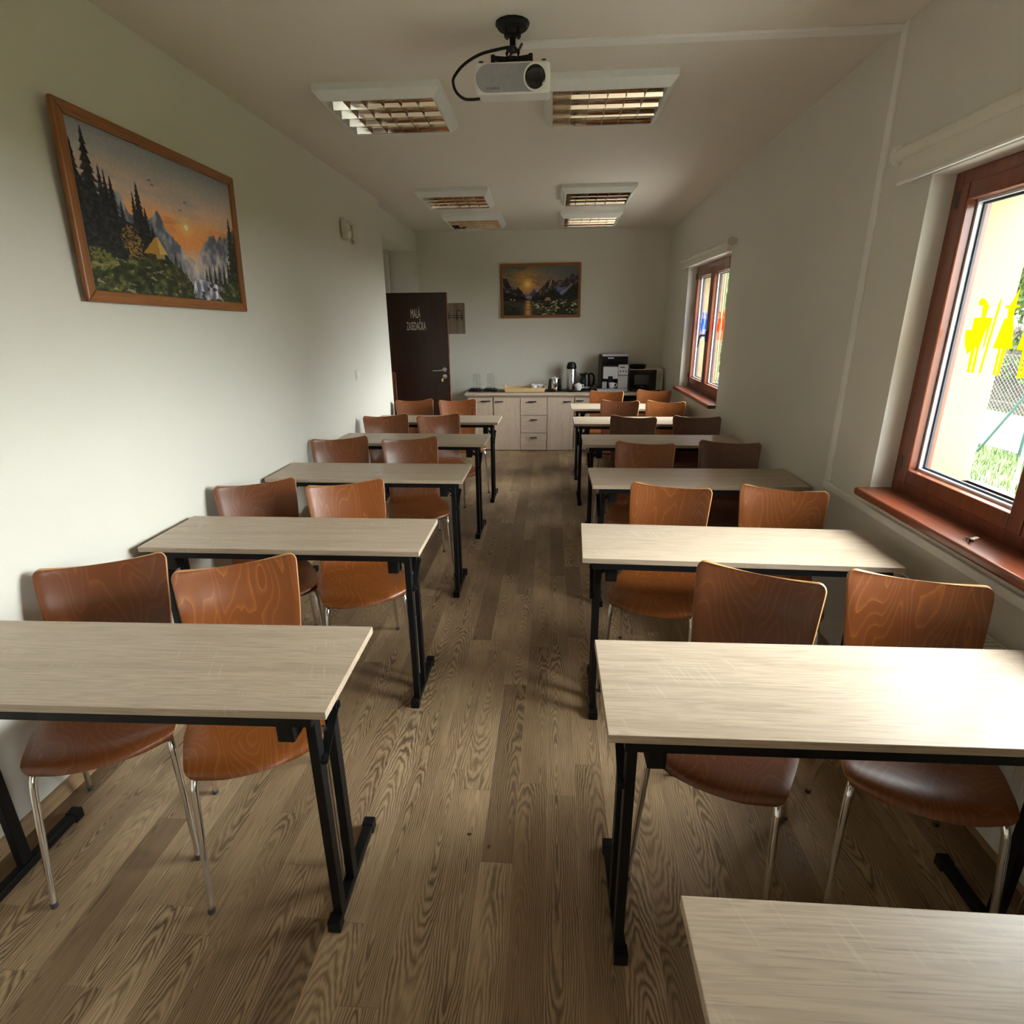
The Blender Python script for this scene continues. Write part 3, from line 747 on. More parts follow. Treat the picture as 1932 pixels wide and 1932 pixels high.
# ------------------------------------------------------------------ ceiling lights
def ceiling_light():
    t = thing('ceiling_light', '', 'ceiling light')
    w, d, h, c = .330, .310, .068, .034
    b = MB()
    def loop(x, y, z): return [(-x, -y, z), (x, -y, z), (x, y, z), (-x, y, z)]
    L = loop(w, d, 0) + loop(w, d, -h * .45) + loop(w - c, d - c, -h) + loop(w - c - .012, d - c - .012, -h) + loop(w - c - .012, d - c - .012, -.006)
    fs = []
    for k in range(4):
        for i in range(4): fs.append((k * 4 + i, k * 4 + (i + 1) % 4, (k + 1) * 4 + (i + 1) % 4, (k + 1) * 4 + i))
    fs += [(3, 2, 1, 0), (16, 17, 18, 19)]
    b.add(L, fs); b.build('housing', 'whitee', t, bevel=.0015)
    iw, idp = w - c - .014, d - c - .014
    rows, cols = 4, 6; ph = idp * 2 / rows
    rf = MB()
    for r in range(rows):
        y0 = -idp + r * ph
        P = []
        for k in range(13):
            u = -1 + 2 * k / 12; z = -h + .004 + (.048) * (1 - abs(u) ** 2.0)
            P.append([(-iw, y0 + ph / 2 + u * ph * .485, z), (iw, y0 + ph / 2 + u * ph * .485, z)])
        rf.grid(P)
    o = rf.build('reflector', 'mirror', t, smooth=True, ang=80)
    for k in range(1, cols):
        x = -iw + 2 * iw * k / cols
        MB().prism([(x - .0008, -h + .003), (x + .0008, -h + .003), (x + .007, -h + .036), (x - .007, -h + .036)], lambda a, cc, dd: (a, dd, cc), -idp, idp).build('louvre_blade', 'mirror', t)
    for r in range(rows):
        y0 = -idp + r * ph + ph / 2
        MB().cyl((-iw + .02, y0, -h + .040), (iw - .02, y0, -h + .040), .008, 10).build('tube', 'tube', t, smooth=True)
    return t
CL = [(-.914, 3.662, 'square mirror louvre ceiling light just left of the projector'),
      (.268, 3.640, 'square mirror louvre ceiling light partly hidden behind the projector'),
      (-.915, 5.915, 'square mirror louvre ceiling light, middle one of the left file'),
      (.389, 5.905, 'square mirror louvre ceiling light, middle one of the right file'),
      (-.894, 7.080, 'square mirror louvre ceiling light, last of the left file by the back wall'),
      (.397, 7.085, 'square mirror louvre ceiling light, last of the right file by the back wall')]
cl0 = ceiling_light()
for i, (x, y, lab) in enumerate(CL):
    o = cl0 if i == 0 else copy_tree(cl0)
    o.location = (x, y, ZC(y)); o.rotation_euler = (-math.atan(.0165), 0, 0)
    tag(o, lab, 'ceiling light', 'louvre ceiling lights')

# ------------------------------------------------------------------ projector
pz = ZC(2.85)
t = thing('projector_mount', 'black ceiling mount with round plate and pole holding the projector', 'projector mount', (-.181, 2.85, pz))
MB().lathe([(.03, -.020), (.060, -.019), (.070, -.008), (.071, -.0005)], (0, 0, 0), 14).build('ceiling_plate', 'black', t, smooth=True, ang=25)
b = MB().box(-.030, -.018, -.02, .02, -.048, -.016); b.box(.018, .030, -.02, .02, -.048, -.016); b.cyl((-.034, 0, -.040), (.034, 0, -.040), .009, 10)
b.build('hinge', 'black', t)
MB().tube([(0, 0, -.034), (0, 0, -.050), (0, 0, -.054), (0, 0, -.085)], [.016, .016, .0125, .0125], 14).build('pole', 'black', t, smooth=True)
b = MB().tube([(0, 0, -.080), (0, 0, -.085), (0, 0, -.098)], [.0125, .019, .019], 14)
for sx in (-1, 1):
    b.bar((sx * .023, 0, -.090), (sx * .024, -.02, -.134), .007, .007, (0, 1, 0))
    for z in (-.102, -.118): b.cyl((sx * .018, 0, z), (sx * .030, 0, z), .0045, 8)
b.build('swivel', 'black', t)
b = MB().lathe([(0, 0), (.034, 0), (.034, .012), (.020, .016), (0, .018)], (0, -.03, -.146), 18)
for a in (.5, PI - .5, PI + .5, -.5):
    yy = -.03 + .07 * math.sin(a); e = (.088 * math.cos(a), yy, -.140); b.bar((0, -.03, -.136), e, .018, .012); b.cyl((e[0], e[1], -.1585 + .19 * yy), (e[0], e[1], -.130), .009, 10)
b.build('bracket', 'black', t)
t = thing('projector', 'white projector with grey front panel hanging upside down from the ceiling mount', 'projector', (-.174, 2.70, 2.584))
t.rotation_euler = (math.radians(11), 0, 0)
w, h, d = .151, .053, .235
b = MB().box(-w, w, 0, d, -h, h); b.build('body', 'whitep', t, bevel=.014, seg=4, smooth=True)
def stadium(x0, x1, r, n=10):
    return [(x0 + r - r * math.sin(PI * k / n), r * math.cos(PI * k / n)) for k in range(n + 1)] + [(x1 - r + r * math.sin(PI * k / n), -r * math.cos(PI * k / n)) for k in range(n + 1)]
MB().prism(stadium(-.146, .139, .046), lambda a, c, dd: (a, dd, c), -.003, .004).build('front_panel', 'grey', t, bevel=.0015)
RX = Matrix.Rotation(PI / 2, 3, 'X')
MB().lathe([(.0405, 0), (.047, 0), (.047, .008), (.0405, .008), (.0405, 0)], (.092, -.002, 0), 28, RX, True).build('lens_ring', 'whitep', t, smooth=True, ang=30)
MB().lathe([(.041, -.002), (.041, .007), (.036, .010), (.020, .005), (0, .007)], (.092, -.001, 0), 28, RX).build('lens', 'blackgl', t, smooth=True, ang=30)
text_obj('lettering', 'CASIRIS', .0075, .052, MX(-.078, -.0035, -.036), 'dgrey', t)
for sx in (-.125, .125): MB().cyl((sx, .02, h - .001), (sx, .02, h + .006), .009, 10).build('foot', 'dgrey', t)
MB().box(.06, .115, -.0015, .004, -.052, -.047).build('status_strip', 'porc', t)
for k in range(1): MB().box(w - .001, w + .001, .05, .19, -.03, .03).build('vent', 'whitee', t)
def bez(pts, n=8):
    """smooth path through points (Catmull-Rom)"""
    P = [Vector(q) for q in pts]; P = [P[0] * 2 - P[1]] + P + [P[-1] * 2 - P[-2]]; out = []
    for i in range(1, len(P) - 2):
        for k in range(n):
            s = k / n; a, b_, c_, e = P[i - 1:i + 3]
            out.append(.5 * ((2 * b_) + (c_ - a) * s + (2 * a - 5 * b_ + 4 * c_ - e) * s * s + (3 * b_ - a - 3 * c_ + e) * s ** 3))
    return out + [P[-2]]
cab = [(-.150, 2.98, 2.800), (-.165, 2.90, 2.745), (-.185, 2.80, 2.722), (-.235, 2.78, 2.710), (-.312, 2.78, 2.695), (-.378, 2.78, 2.663), (-.420, 2.78, 2.622), (-.424, 2.78, 2.595), (-.411, 2.78, 2.566), (-.383, 2.78, 2.545), (-.354, 2.785, 2.542), (-.318, 2.80, 2.548)]
o = MB().tube(bez(cab), .0058, 8).build('projector_cable', 'blackp', None, smooth=True)
tag(o, 'black cable looping from the ceiling mount down to the side of the projector', 'cable')
o = MB().tube(bez([(-.165, 2.9, 2.75), (-.19, 2.86, 2.72), (-.215, 2.84, 2.68), (-.250, 2.84, 2.655), (-.262, 2.86, 2.636)]), .0035, 8).build('projector_power_cord', 'blackp', None, smooth=True)
tag(o, 'thin black cord running from the pole to the top of the projector', 'cable')

# ------------------------------------------------------------------ tables
TW, TD, TZ = 1.20, .405, .778
def folding_table():
    t = thing('folding_table', '', 'table')
    MB().box(-TW / 2, TW / 2, -TD / 2, TD / 2, TZ - .022, TZ).build('tabletop', 'oak', t, bevel=.0015)
    for y in (-.188, .188): MB().box(-.56, .56, y - .0125, y + .0125, TZ - .047, TZ - .022).build('rail', 'black', t)
    for s in (-1, 1):
        for y in (-.140, -.028):
            MB().box(s * .535 - .0125, s * .535 + .0125, y - .0175, y + .0175, .034, TZ - .022).build('leg', 'black', t, bevel=.002)
        f = MB().box(s * .530 - .016, s * .530 + .016, -.180, .180, .008, .036)
        for y in (-.168, .168): f.box(s * .530 - .019, s * .530 + .019, y - .018, y + .018, 0, .039)
        f.build('foot', 'black', t, bevel=.003)
        MB().box(s * .535 - .012, s * .535 + .012, -.1225, -.0455, TZ - .060, TZ - .022).build('leg_head', 'black', t)
        MB().bar((s * .522, -.06, .655), (s * .405, -.06, TZ - .030), .020, .016).build('brace', 'black', t)
        MB().box(s * .482 - .022, s * .482 + .022, -.185, -.125, TZ - .108, TZ - .022).build('bracket', 'black', t, bevel=.003)
        MB().bar((s * .5505, -.150, .575), (s * .5505, -.018, .672), .004, .024, (1, 0, 0)).build('link_plate', 'black', t)
        for y, z in ((-.140, .582), (-.028, .665)):
            k = MB().cyl((s * .545, y, z), (s * .558, y, z), .013, 14); k.cyl((s * .558, y, z), (s * .564, y, z), .0075, 6); k.build('bolt', 'black', t, smooth=True)
        MB().cyl((s * .535, -.084, .12), (s * .535, -.084, .64), .0045, 10).build('rod', 'chrome', t, smooth=True)
    return t
TB = {'L1': (-.535, 1.107, 1.06), 'L2': (-.532, 2.105, .13), 'L3': (-.519, 3.189, -.17), 'L4': (-.510, 4.207, -1.6), 'L5': (-.490, 5.162, -.78),
      'R0': (.220, .289, .0), 'R1': (.137, 1.067, .37), 'R2': (.128, 2.074, -1.9), 'R3': (.236, 3.111, .3), 'R4': (.243, 4.208, -.07), 'R5': (.203, 5.102, -.14), 'R6': (.207, 6.003, -.38)}
ORD = ['', 'first', 'second', 'third', 'fourth', 'fifth', 'sixth']
tb0 = folding_table()
for i, (k, (x, y, a)) in enumerate(TB.items()):
    o = tb0 if i == 0 else copy_tree(tb0)
    a = math.radians(a); s = -1 if k[0] == 'L' else 1
    cx, cy = s * TW / 2, TD / 2
    o.location = (x + cx * math.cos(a) - cy * math.sin(a), y + cx * math.sin(a) + cy * math.cos(a), 0); o.rotation_euler = (0, 0, a)
    side = 'left-hand wall side' if s < 0 else 'window side'
    n = int(k[1])
    lab = ('light oak folding table closest to the viewer, without chairs tucked in' if n == 0 else
           'light oak folding table on black legs, %s row %s, %s' % (ORD[n], 'with chairs' , side))
    tag(o, lab, 'table', 'oak folding tables')
    for ch in o.children: ch['tone'] = random.random() * 10

# ------------------------------------------------------------------ chairs
PROF = [(-.285, .424), (-.278, .437), (-.262, .446), (-.22, .452), (-.14, .452), (-.05, .448), (.03, .444), (.09, .445), (.128, .452), (.155, .468), (.172, .492), (.184, .525), (.196, .57), (.210, .63), (.226, .70), (.246, .775), (.268, .83), (.281, .858)]
def shell_part(t0, t1, nu=14, nv=26):
    """piece of the bent plywood shell between profile parameters; returns grid of points"""
    pr = np.array(PROF); seg = np.hypot(*np.diff(pr, axis=0).T); s = np.concatenate([[0], np.cumsum(seg)]); S = s[-1]
    sv = np.linspace(0, S, 400); py = np.interp(sv, s, pr[:, 0]); pz = np.interp(sv, s, pr[:, 1])
    for _ in range(6):
        py[1:-1] = (py[:-2] + 2 * py[1:-1] + py[2:]) / 4; pz[1:-1] = (pz[:-2] + 2 * pz[1:-1] + pz[2:]) / 4
    W_ = lambda q: np.interp(q, [0, .04, .25, .42, .52, .60, .80, 1.0], [.186, .198, .208, .196, .172, .168, .188, .2])
    grid = []
    for i in range(nv):
        tt = t0 + (t1 - t0) * (.5 - .5 * math.cos(PI * i / (nv - 1)))
        q = tt * S; w = float(W_(tt)); row = []
        r = .026; dtop = S - q
        if dtop < r: w -= r - math.sqrt(max(0, r * r - (r - dtop) ** 2))
        if q < r: w -= .8 * (r - math.sqrt(max(0, r * r - (r - q) ** 2)))
        y = float(np.interp(q, sv, py)); z = float(np.interp(q, sv, pz))
        y2 = float(np.interp(min(S, q + .002), sv, py)); z2 = float(np.interp(min(S, q + .002), sv, pz))
        back = min(1, max(0, (tt - .5) / .2)); seat = 1 - min(1, max(0, (tt - .30) / .2))
        for j in range(nu):
            u = -1 + 2 * j / (nu - 1); x = w * u
            yy = y - back * .030 * u * u + seat * .045 * u * u * max(0, 1 - q / .20)
            zz = z + back * .022 * u * u * max(0, (tt - .7) / .3) + seat * .006 * u * u
            row.append(Vector((x, yy, zz)))
        grid.append(row)
    return grid
def shell_mesh(name, t0, t1, nv, parent):
    o = MB().grid(shell_part(t0, t1, 15, nv)).build(name, ['ply', 'plyedge'], parent, smooth=True, ang=80)
    m = o.modifiers.new('ply', 'SOLIDIFY'); m.thickness = .011; m.offset = 0; m.material_offset_rim = 1; m.use_even_offset = True
    b = o.modifiers.new('round', 'BEVEL'); b.width = .0022; b.segments = 2; b.limit_method = 'ANGLE'; b.angle_limit = math.radians(50)
    return o
def chair():
    t = thing('plywood_chair', '', 'chair')
    shell_mesh('seat', 0, .545, 26, t); shell_mesh('backrest', .545, 1, 22, t)
    for s in (-1, 1):
        f = bez([(s * .135, -.08, .428), (s * .158, -.17, .428), (s * .172, -.212, .424), (s * .178, -.232, .405), (s * .181, -.245, .36), (s * .187, -.275, .20), (s * .194, -.312, .012)], 6)
        MB().tube(f, [.0108] * (len(f) - 14) + [.0108 - .0022 * k / 13 for k in range(14)], 12).build('leg', 'chrome', t, smooth=True)
        f = bez([(s * .135, -.02, .428), (s * .150, .03, .426), (s * .162, .075, .412), (s * .170, .098, .38), (s * .184, .142, .20), (s * .198, .188, .012)], 6)
        MB().tube(f, [.0108] * (len(f) - 14) + [.0108 - .0022 * k / 13 for k in range(14)], 12).build('leg', 'chrome', t, smooth=True)
        for y, x in ((-.3125, .194), (.1885, .198)): MB().tube([(s * x, y, 0), (s * x, y, .010), (s * x, y - .001 * (1 if y > 0 else -1), .016)], [.0098, .0102, .0096], 12).build('glide', 'dgrey', t, smooth=True)
    b = MB()
    for y in (-.08, -.02): b.bar((-.14, y, .428), (.14, y, .428), .020, .014)
    b.build('seat_frame', 'chrome', t)
    return t
PX = {'L1a': ((-1.847, 1.733), (-1.492, 1.924)), 'L1b': ((-1.328, 1.744), (-.972, 1.938)), 'L2a': ((-1.807, 2.806), (-1.463, 3.010)), 'L2b': ((-1.299, 2.834), (-.945, 3.005)),
      'L3a': ((-1.795, 4.072), (-1.427, 4.221)), 'L3b': ((-1.251, 4.084), (-.871, 4.211)), 'L4a': ((-1.730, 5.140), (-1.367, 5.297)), 'L4b': ((-1.241, 5.144), (-.878, 5.332)),
      'L5a': ((-1.712, 6.214), (-1.337, 6.343)), 'L5b': ((-1.234, 6.212), (-.853, 6.341)),
      'R1a': ((.547, 1.938), (.904, 1.752)), 'R1b': ((1.039, 1.887), (1.426, 1.758)), 'R2a': ((.446, 2.977), (.817, 2.860)), 'R2b': ((1.003, 2.955), (1.385, 2.824)),
      'R3a': ((.474, 4.064), (.858, 3.981)), 'R3b': ((1.075, 4.114), (1.449, 4.012)), 'R4a': ((.549, 5.220), (.924, 5.106)), 'R4b': ((1.098, 5.195), (1.484, 5.140)),
      'R5a': ((.553, 6.249), (.909, 6.165)), 'R5b': ((1.021, 6.205), (1.383, 6.083)), 'R6a': ((.483, 7.109), (.849, 6.998)), 'R6b': ((1.067, 7.211), (1.431, 7.097))}
DARK = {'L1a': .55, 'L1b': .1, 'L2a': .55, 'L2b': 0, 'L3a': .3, 'L3b': .3, 'L4a': .3, 'L4b': .3, 'L5a': .3, 'L5b': .15, 'R1a': .5, 'R1b': .15, 'R2a': .1, 'R2b': 0, 'R3a': .1, 'R3b': .85, 'R4a': .85, 'R4b': .9, 'R5a': .8, 'R5b': .15, 'R6a': .1, 'R6b': 0}
ZT = .868
ch0 = chair()
for i, (k, (A, B_)) in enumerate(PX.items()):
    o = ch0 if i == 0 else copy_tree(ch0)
    s = (1.67 - ZT) / (1.67 - .83)
    mx, my = (A[0] + B_[0]) / 2 * s, (A[1] + B_[1]) / 2 * s
    th = math.atan2(B_[1] - A[1], B_[0] - A[0])
    d = .262
    ox, oy = mx + math.sin(th) * d, my - math.cos(th) * d
    if k in ('L1a', 'L2a', 'L3a'): ox += .012
    o.location = (ox, oy, 0); o.rotation_euler = (0, 0, th)
    side = 'left-hand' if k[0] == 'L' else 'window-side'
    pos = {'La': 'next to the wall', 'Lb': 'next to the aisle', 'Ra': 'next to the aisle', 'Rb': 'next to the windows'}[k[0] + k[2]]
    shade = 'dark brown' if DARK[k] > .6 else 'orange brown'
    tag(o, '%s plywood chair with chrome legs %s at the %s %s table' % (shade, pos, ORD[int(k[1])], side), 'chair', 'plywood chairs at the tables')
    tone = random.random() * 10
    for c_ in o.children:
        c_['tone'] = tone; c_['dark'] = DARK[k]
# dark panel standing in the recess, only its edge in view past the wall corner
b = MB(); pts = [(-2.10, .0), (-1.731, .0), (-1.731, 1.10)] + [(-1.761 + .03 * math.cos(PI / 2 * k / 6), 1.101 + .03 * math.sin(PI / 2 * k / 6)) for k in range(7)] + [(-2.10, 1.131)]
o = b.prism(pts, lambda a_, c_, d: (a_, d, c_), 6.34, 6.362).build('wooden_board', 'wengee', None, bevel=.003)
tag(o, 'brown wooden panel standing upright behind the wall corner beside the open door', 'panel')
# ------------------------------------------------------------------ sideboard row
ZW = .764
o = MB().box(-1.135, XR, 7.465, YB, ZW - .032, ZW).build('worktop', 'oakx', None, bevel=.002); o['tone'] = .3
tag(o, 'long light oak worktop along the back wall carrying the coffee things', 'worktop')
def handle_bar(x0, x1, y, z, parent):
    b = MB().bar((x0, y - .022, z), (x1, y - .022, z), .010, .012); b.box(x0 + .008, x0 + .016, y - .022, y, z - .005, z + .005); b.box(x1 - .016, x1 - .008, y - .022, y, z - .005, z + .005)
    return b.build('handle', 'black', parent, bevel=.001)
def cabinet(label, x0, x1, y, fronts, top):
    t = thing('sideboard_cabinet', label, 'cabinet', ((x0 + x1) / 2, y, 0), 0, 'oak cabinets under the worktop'); mx = (x0 + x1) / 2
    b = MB(); b.box(x0 - mx, x0 - mx + .018, .018, .44, 0, top); b.box(x1 - mx - .018, x1 - mx, .018, .44, 0, top)
    b.box(x0 - mx + .018, x1 - mx - .018, .018, .44, .012, .03); b.box(x0 - mx + .018, x1 - mx - .018, .43, .44, .03, top); b.box(x0 - mx, x1 - mx, .004, .44, top - .018, top)
    b.build('carcass', 'oakz', t)
    for kind, a, c_, z0, z1, h0, h1, hz in fronts:
        f = MB().box(a - mx + .003, c_ - mx - .003, 0, .018, z0 + .003, z1 - .003).build('door' if kind == 'd' else 'drawer', 'oakz' if kind == 'd' else 'oakx', t, bevel=.0015)
        f['tone'] = random.random() * 8
        handle_bar(h0 - mx, h1 - mx, 0, hz, f)
    return t
cabinet('light oak one-door cabinet at the left end, behind the chair backs by the door', -1.118, -.772, 7.488, [('d', -1.103, -.774, .014, .706, -.922, -.803, .660)], .730)
cabinet('wide light oak sideboard with three middle drawers between two doors', -.768, .292, 7.490,
        [('d', -.764, -.412, .005, .706, -.741, -.636, .653), ('w', -.411, -.061, .474, .706, -.304, -.200, .653), ('w', -.411, -.061, .238, .474, -.283, -.200 + .01, .418), ('w', -.411, -.061, .005, .238, -.283, -.190, .178), ('d', -.060, .290, .005, .706, .150, .246, .652)], .728)
cabinet('light oak cabinet to the right of the drawers, half hidden by tables', .296, .640, 7.488, [('d', .300, .500, .014, .706, .314, .410, .666), ('d', .502, .636, .014, .706, .512, .560, .666)], .730)
t = thing('mini_fridge', 'small black appliance standing in the dark gap under the right end of the worktop', 'appliance', (.93, 7.56, 0))
MB().box(-.24, .17, .03, .36, .02, .715).build('body', 'blackp', t, bevel=.008)
MB().box(-.24, .17, 0, .028, .03, .70).build('door', 'blackgl', t, bevel=.006)
MB().bar((-.05, -.012, .640), (.06, -.012, .640), .010, .014).build('handle', 'dgrey', t)
for sx in (-.2, .13): MB().cyl((sx, .1, 0), (sx, .1, .03), .015, 10).build('foot', 'dgrey', t)
t = thing('white_box', 'pale flat box beside the black appliance below the worktop', 'box', (1.16, 7.58, 0))
MB().box(-.05, .20, 0, .30, 0, .69).build('carton', 'cream', t, bevel=.004)
MB().box(-.052, .202, -.002, .302, .66, .69).build('lid', 'whitep', t, bevel=.003)

# things on the worktop
def jug_tray(label, x, y):
    t = thing('black_tray', label, 'tray', (x, y, ZW), 0, 'black jug trays')
    b = MB().box(-.094, .094, -.08, .08, .004, .034); b.build('base', 'blackp', t, bevel=.016, seg=3, smooth=True)
    MB().lathe([(.062, .034), (.074, .034), (.070, .046), (.058, .046)], (0, 0, 0), 24).build('pad', 'blackp', t, smooth=True)
    return t
def jug(label, x, y):
    t = thing('glass_jug', label, 'jug', (x, y, ZW + .047), 0, 'glass jugs on black trays')
    MB().lathe([(0, .004), (.046, .004), (.047, .0), (.051, .004), (.052, .05), (.050, .12), (.047, .17), (.048, .182), (.045, .180), (.044, .16), (.047, .05), (.045, .012), (0, .010)], (0, 0, 0), 28).build('body', 'jug', t, smooth=True, ang=60)
    MB().tube(bez([(.046, -.012, .150), (.070, -.018, .150), (.082, -.02, .125), (.080, -.02, .080), (.066, -.017, .045), (.050, -.013, .040)]), .006, 10).build('handle', 'jug', t, smooth=True)
    MB().lathe([(.0465, .176), (.0495, .178), (.0495, .184), (.0465, .186), (.0465, .176)], (0, 0, 0), 24, None, True).build('rim', 'steel', t, smooth=True)
    return t
jug_tray('black jug tray at the far left end of the worktop', -1.020, 7.66); jug_tray('black jug tray between the end tray and the wooden tray', -.822, 7.66)
jug('clear glass jug on the black tray at the far left end of the worktop', -1.000, 7.67); jug('clear glass jug on the black tray nearer the wooden tray', -.812, 7.67)
o = MB().box(-.700, .700, -.12, .14, 0, .006).build('serving_mat', 'blackp', None, bevel=.002); o.location = (-.10, 7.70, ZW)
tag(o, 'flat black mat spread along the worktop beneath the kettle and thermos', 'mat')
t = thing('wooden_tray', 'pale pine serving tray with cut-out handles on the worktop', 'tray', (-.355, 7.655, ZW + .006))
b = MB().box(-.250, .250, -.115, .115, 0, .010); b.build('base', 'pine', t)
for s in (-1, 1):
    MB().prism([(-.250, .0), (.250, .0), (.266, .052), (-.266, .052)], lambda a, c_, d: (a, s * (.115 + (c_ * .15)) + d, c_), -.005, .005).build('long_side', 'pine', t)
    MB().prism([(-.115, 0), (.115, 0), (.123, .082), (.06, .086), (-.06, .086), (-.123, .082)], lambda a, c_, d: (s * (.250 + c_ * .28) + d, a, c_), -.006, .006).build('end_side', 'pine', t)
    MB().prism([(-.035, .052), (.035, .052), (.035, .070), (-.035, .070)], lambda a, c_, d: (s * (.250 + c_ * .28) + d, a, c_), -.0066, .0066).build('grip', 'rack', t)
def cup(label, x, y, z, rz, group=None, s=1.0):
    t = thing('coffee_cup', label, 'cup', (x, y, z), rz, group)
    MB().lathe([(0, .004), (.020, .003), (.022, 0), (.026, .003), (.034, .03), (.036, .062), (.0335, .062), (.031, .03), (.022, .008), (0, .007)], (0, 0, 0), 22).build('body', 'porc', t, smooth=True, ang=60)
    MB().tube(bez([(.034, 0, .052), (.052, 0, .052), (.058, 0, .036), (.050, 0, .020), (.031, 0, .016)]), .004, 8).build('handle', 'porc', t, smooth=True)
    t.scale = (s, s, s)
    return t
for i, (dx, dy, dz) in enumerate(((-.042, -.035, 0), (.042, -.030, 0), (-.040, .048, 0), (.044, .052, 0))):
    cup('white porcelain cup %s on the wooden tray' % ('at the front left', 'at the front right', 'at the back left', 'at the back right')[i], -.195 + dx, 7.66 + dy, ZW + .0165, .6 + i, 'white cups on the tray', 1.15)
# black and steel insulated jug
t = thing('steel_pitcher', 'polished steel pitcher with black sides next to the wooden tray', 'pitcher', (.038, 7.69, ZW + .006))
MB().lathe([(0, .002), (.052, .002), (.058, .02), (.058, .10), (.052, .150), (.050, .158), (.046, .158), (.048, .10), (.05, .01), (0, .008)], (0, 0, 0), 28).build('body', 'chrome', t, smooth=True)
for s in (-1, 1):
    MB().prism([(s * .050, .0), (s * .095, .0), (s * .078, .150), (s * .062, .158), (s * .048, .150)], lambda a, c_, d: (a, d, c_), -.035, .035).build('side_grip', 'blackp', t, bevel=.008, smooth=True)
MB().lathe([(.046, .158), (.048, .160), (.030, .172), (.008, .176), (.006, .190), (0, .192)], (0, 0, 0), 24).build('lid', 'whitep', t, smooth=True)
# airpot thermos
t = thing('pump_thermos', 'tall silver pump thermos with black top on the worktop', 'thermos', (.254, 7.74, ZW + .006))
MB().lathe([(0, 0), (.062, 0), (.063, .012), (.060, .014), (.060, .268), (.058, .275), (0, .275)], (0, 0, 0), 32).build('body', 'steel', t, smooth=True)
MB().lathe([(.060, .272), (.066, .280), (.066, .298), (.058, .325), (.054, .345), (.036, .358), (0, .362)], (0, 0, 0), 32).build('pump_top', 'blackp', t, smooth=True)
MB().box(-.018, .018, -.092, -.050, .285, .312).build('spout', 'blackp', t, bevel=.006)
for z in (.11, .19): MB().cyl((.0, -.0595, z), (.0, -.0625, z), .006, 10).build('badge', 'blackp', t)
o = thing('round_black_tray', 'low round black tray below the pump thermos', 'tray', (.28, 7.71, ZW + .006))
MB().lathe([(0, .0), (.13, 0), (.15, .010), (.146, .012), (.128, .0045), (0, .0045)], (0, 0, 0), 32).build('plate', 'blackgl', o, smooth=True)
bpy.data.objects['pump_thermos'].location.z = ZW + .0106
# creamer
t = thing('creamer_pot', 'small white porcelain creamer with lid in front of the black kettle', 'creamer', (.345, 7.62, ZW + .0106))
MB().lathe([(0, .002), (.028, 0), (.032, .006), (.047, .04), (.049, .075), (.045, .082), (0, .083)], (0, 0, 0), 24).build('body', 'porc', t, smooth=True)
MB().lathe([(.044, .082), (.034, .094), (.010, .099), (.010, .106), (0, .109)], (0, 0, 0), 20).build('lid', 'porc', t, smooth=True)
MB().tube(bez([(.040, 0, .075), (.062, 0, .078), (.066, 0, .055), (.055, 0, .034), (.040, 0, .030)]), .005, 8).build('handle', 'porc', t, smooth=True)
MB().tube([(-.040, 0, .060), (-.056, 0, .078)], [.012, .007], 8).build('spout', 'porc', t, smooth=True)
# kettle
t = thing('electric_kettle', 'black electric kettle with looped handle beside the coffee machine', 'kettle', (.440, 7.77, ZW + .006))
MB().lathe([(0, 0), (.080, 0), (.080, .018), (0, .020)], (0, 0, 0), 28).build('power_base', 'blackp', t, smooth=True)
MB().lathe([(0, .020), (.070, .020), (.070, .04), (.066, .12), (.056, .205), (.050, .214), (0, .222)], (0, 0, 0), 28).build('body', 'blackgl', t, smooth=True)
MB().lathe([(.0712, .026), (.0712, .050)], (0, 0, 0), 28, None, True).build('steel_band', 'steel', t, smooth=True)
MB().prism([(-.045, .165), (-.085, .205), (-.080, .212), (-.035, .212)], lambda a, c_, d: (a, d, c_), -.022, .022).build('spout', 'blackgl', t, bevel=.006)
MB().tube(bez([(.050, 0, .205), (.085, 0, .210), (.112, 0, .175), (.116, 0, .110), (.098, 0, .060), (.066, 0, .050)]), .0115, 10).build('handle', 'blackp', t, smooth=True)
MB().box(.014, .026, -.067, -.060, .06, .17).build('water_gauge', 'grey', t, bevel=.002)
MB().lathe([(.030, .215), (.014, .226), (0, .228)], (0, 0, 0), 16).build('lid_knob', 'blackp', t, smooth=True)
o = MB().tube(bez([(.515, 7.80, ZW + .012), (.545, 7.86, ZW + .10), (.555, 7.88, ZW + .13), (.58, 7.88, ZW + .07), (.62, 7.88, ZW + .008), (.60, 7.80, ZW + .006), (.63, 7.90, ZW + .006)]), .004, 8).build('kettle_cord', 'blackp', None, smooth=True)
tag(o, 'black power cord looping up between the kettle and the coffee machine', 'cord')
# coffee machine
t = thing('coffee_machine', 'silver and black automatic coffee machine on the worktop', 'coffee machine', (.81, 7.56, ZW))
X0, X1 = -.165, .165
MB().box(X0, X1 - .005, .10, .36, .015, .455).build('body', 'blackp', t, bevel=.008)
MB().box(X0 - .002, X1, .05, .365, .445, .470).build('top_tray', 'silver', t, bevel=.004)
MB().box(X0, X1 - .004, .075, .10, .340, .445).build('bean_panel', 'blackgl', t, bevel=.003)
pl = MB().box(-.095, -.018, .071, .075, .415, .432).build('name_plate', 'whitep', t, bevel=.003)
text_obj('lettering', 'Saeco', .012, .050, MX(-.056, .0705, .418), 'dgrey', pl)
MB().box(X0 + .012, .040, .02, .10, .165, .318).build('brew_panel', 'silver', t, bevel=.006)
MB().box(-.088, -.028, .012, .09, .145, .200).build('spout', 'blackp', t, bevel=.004)
cp = MB().box(.040, X1, .012, .10, .215, .345).build('control_panel', 'silver', t, bevel=.006)
MB().box(.060, .118, .010, .013, .305, .318).build('display', 'lcd', cp)
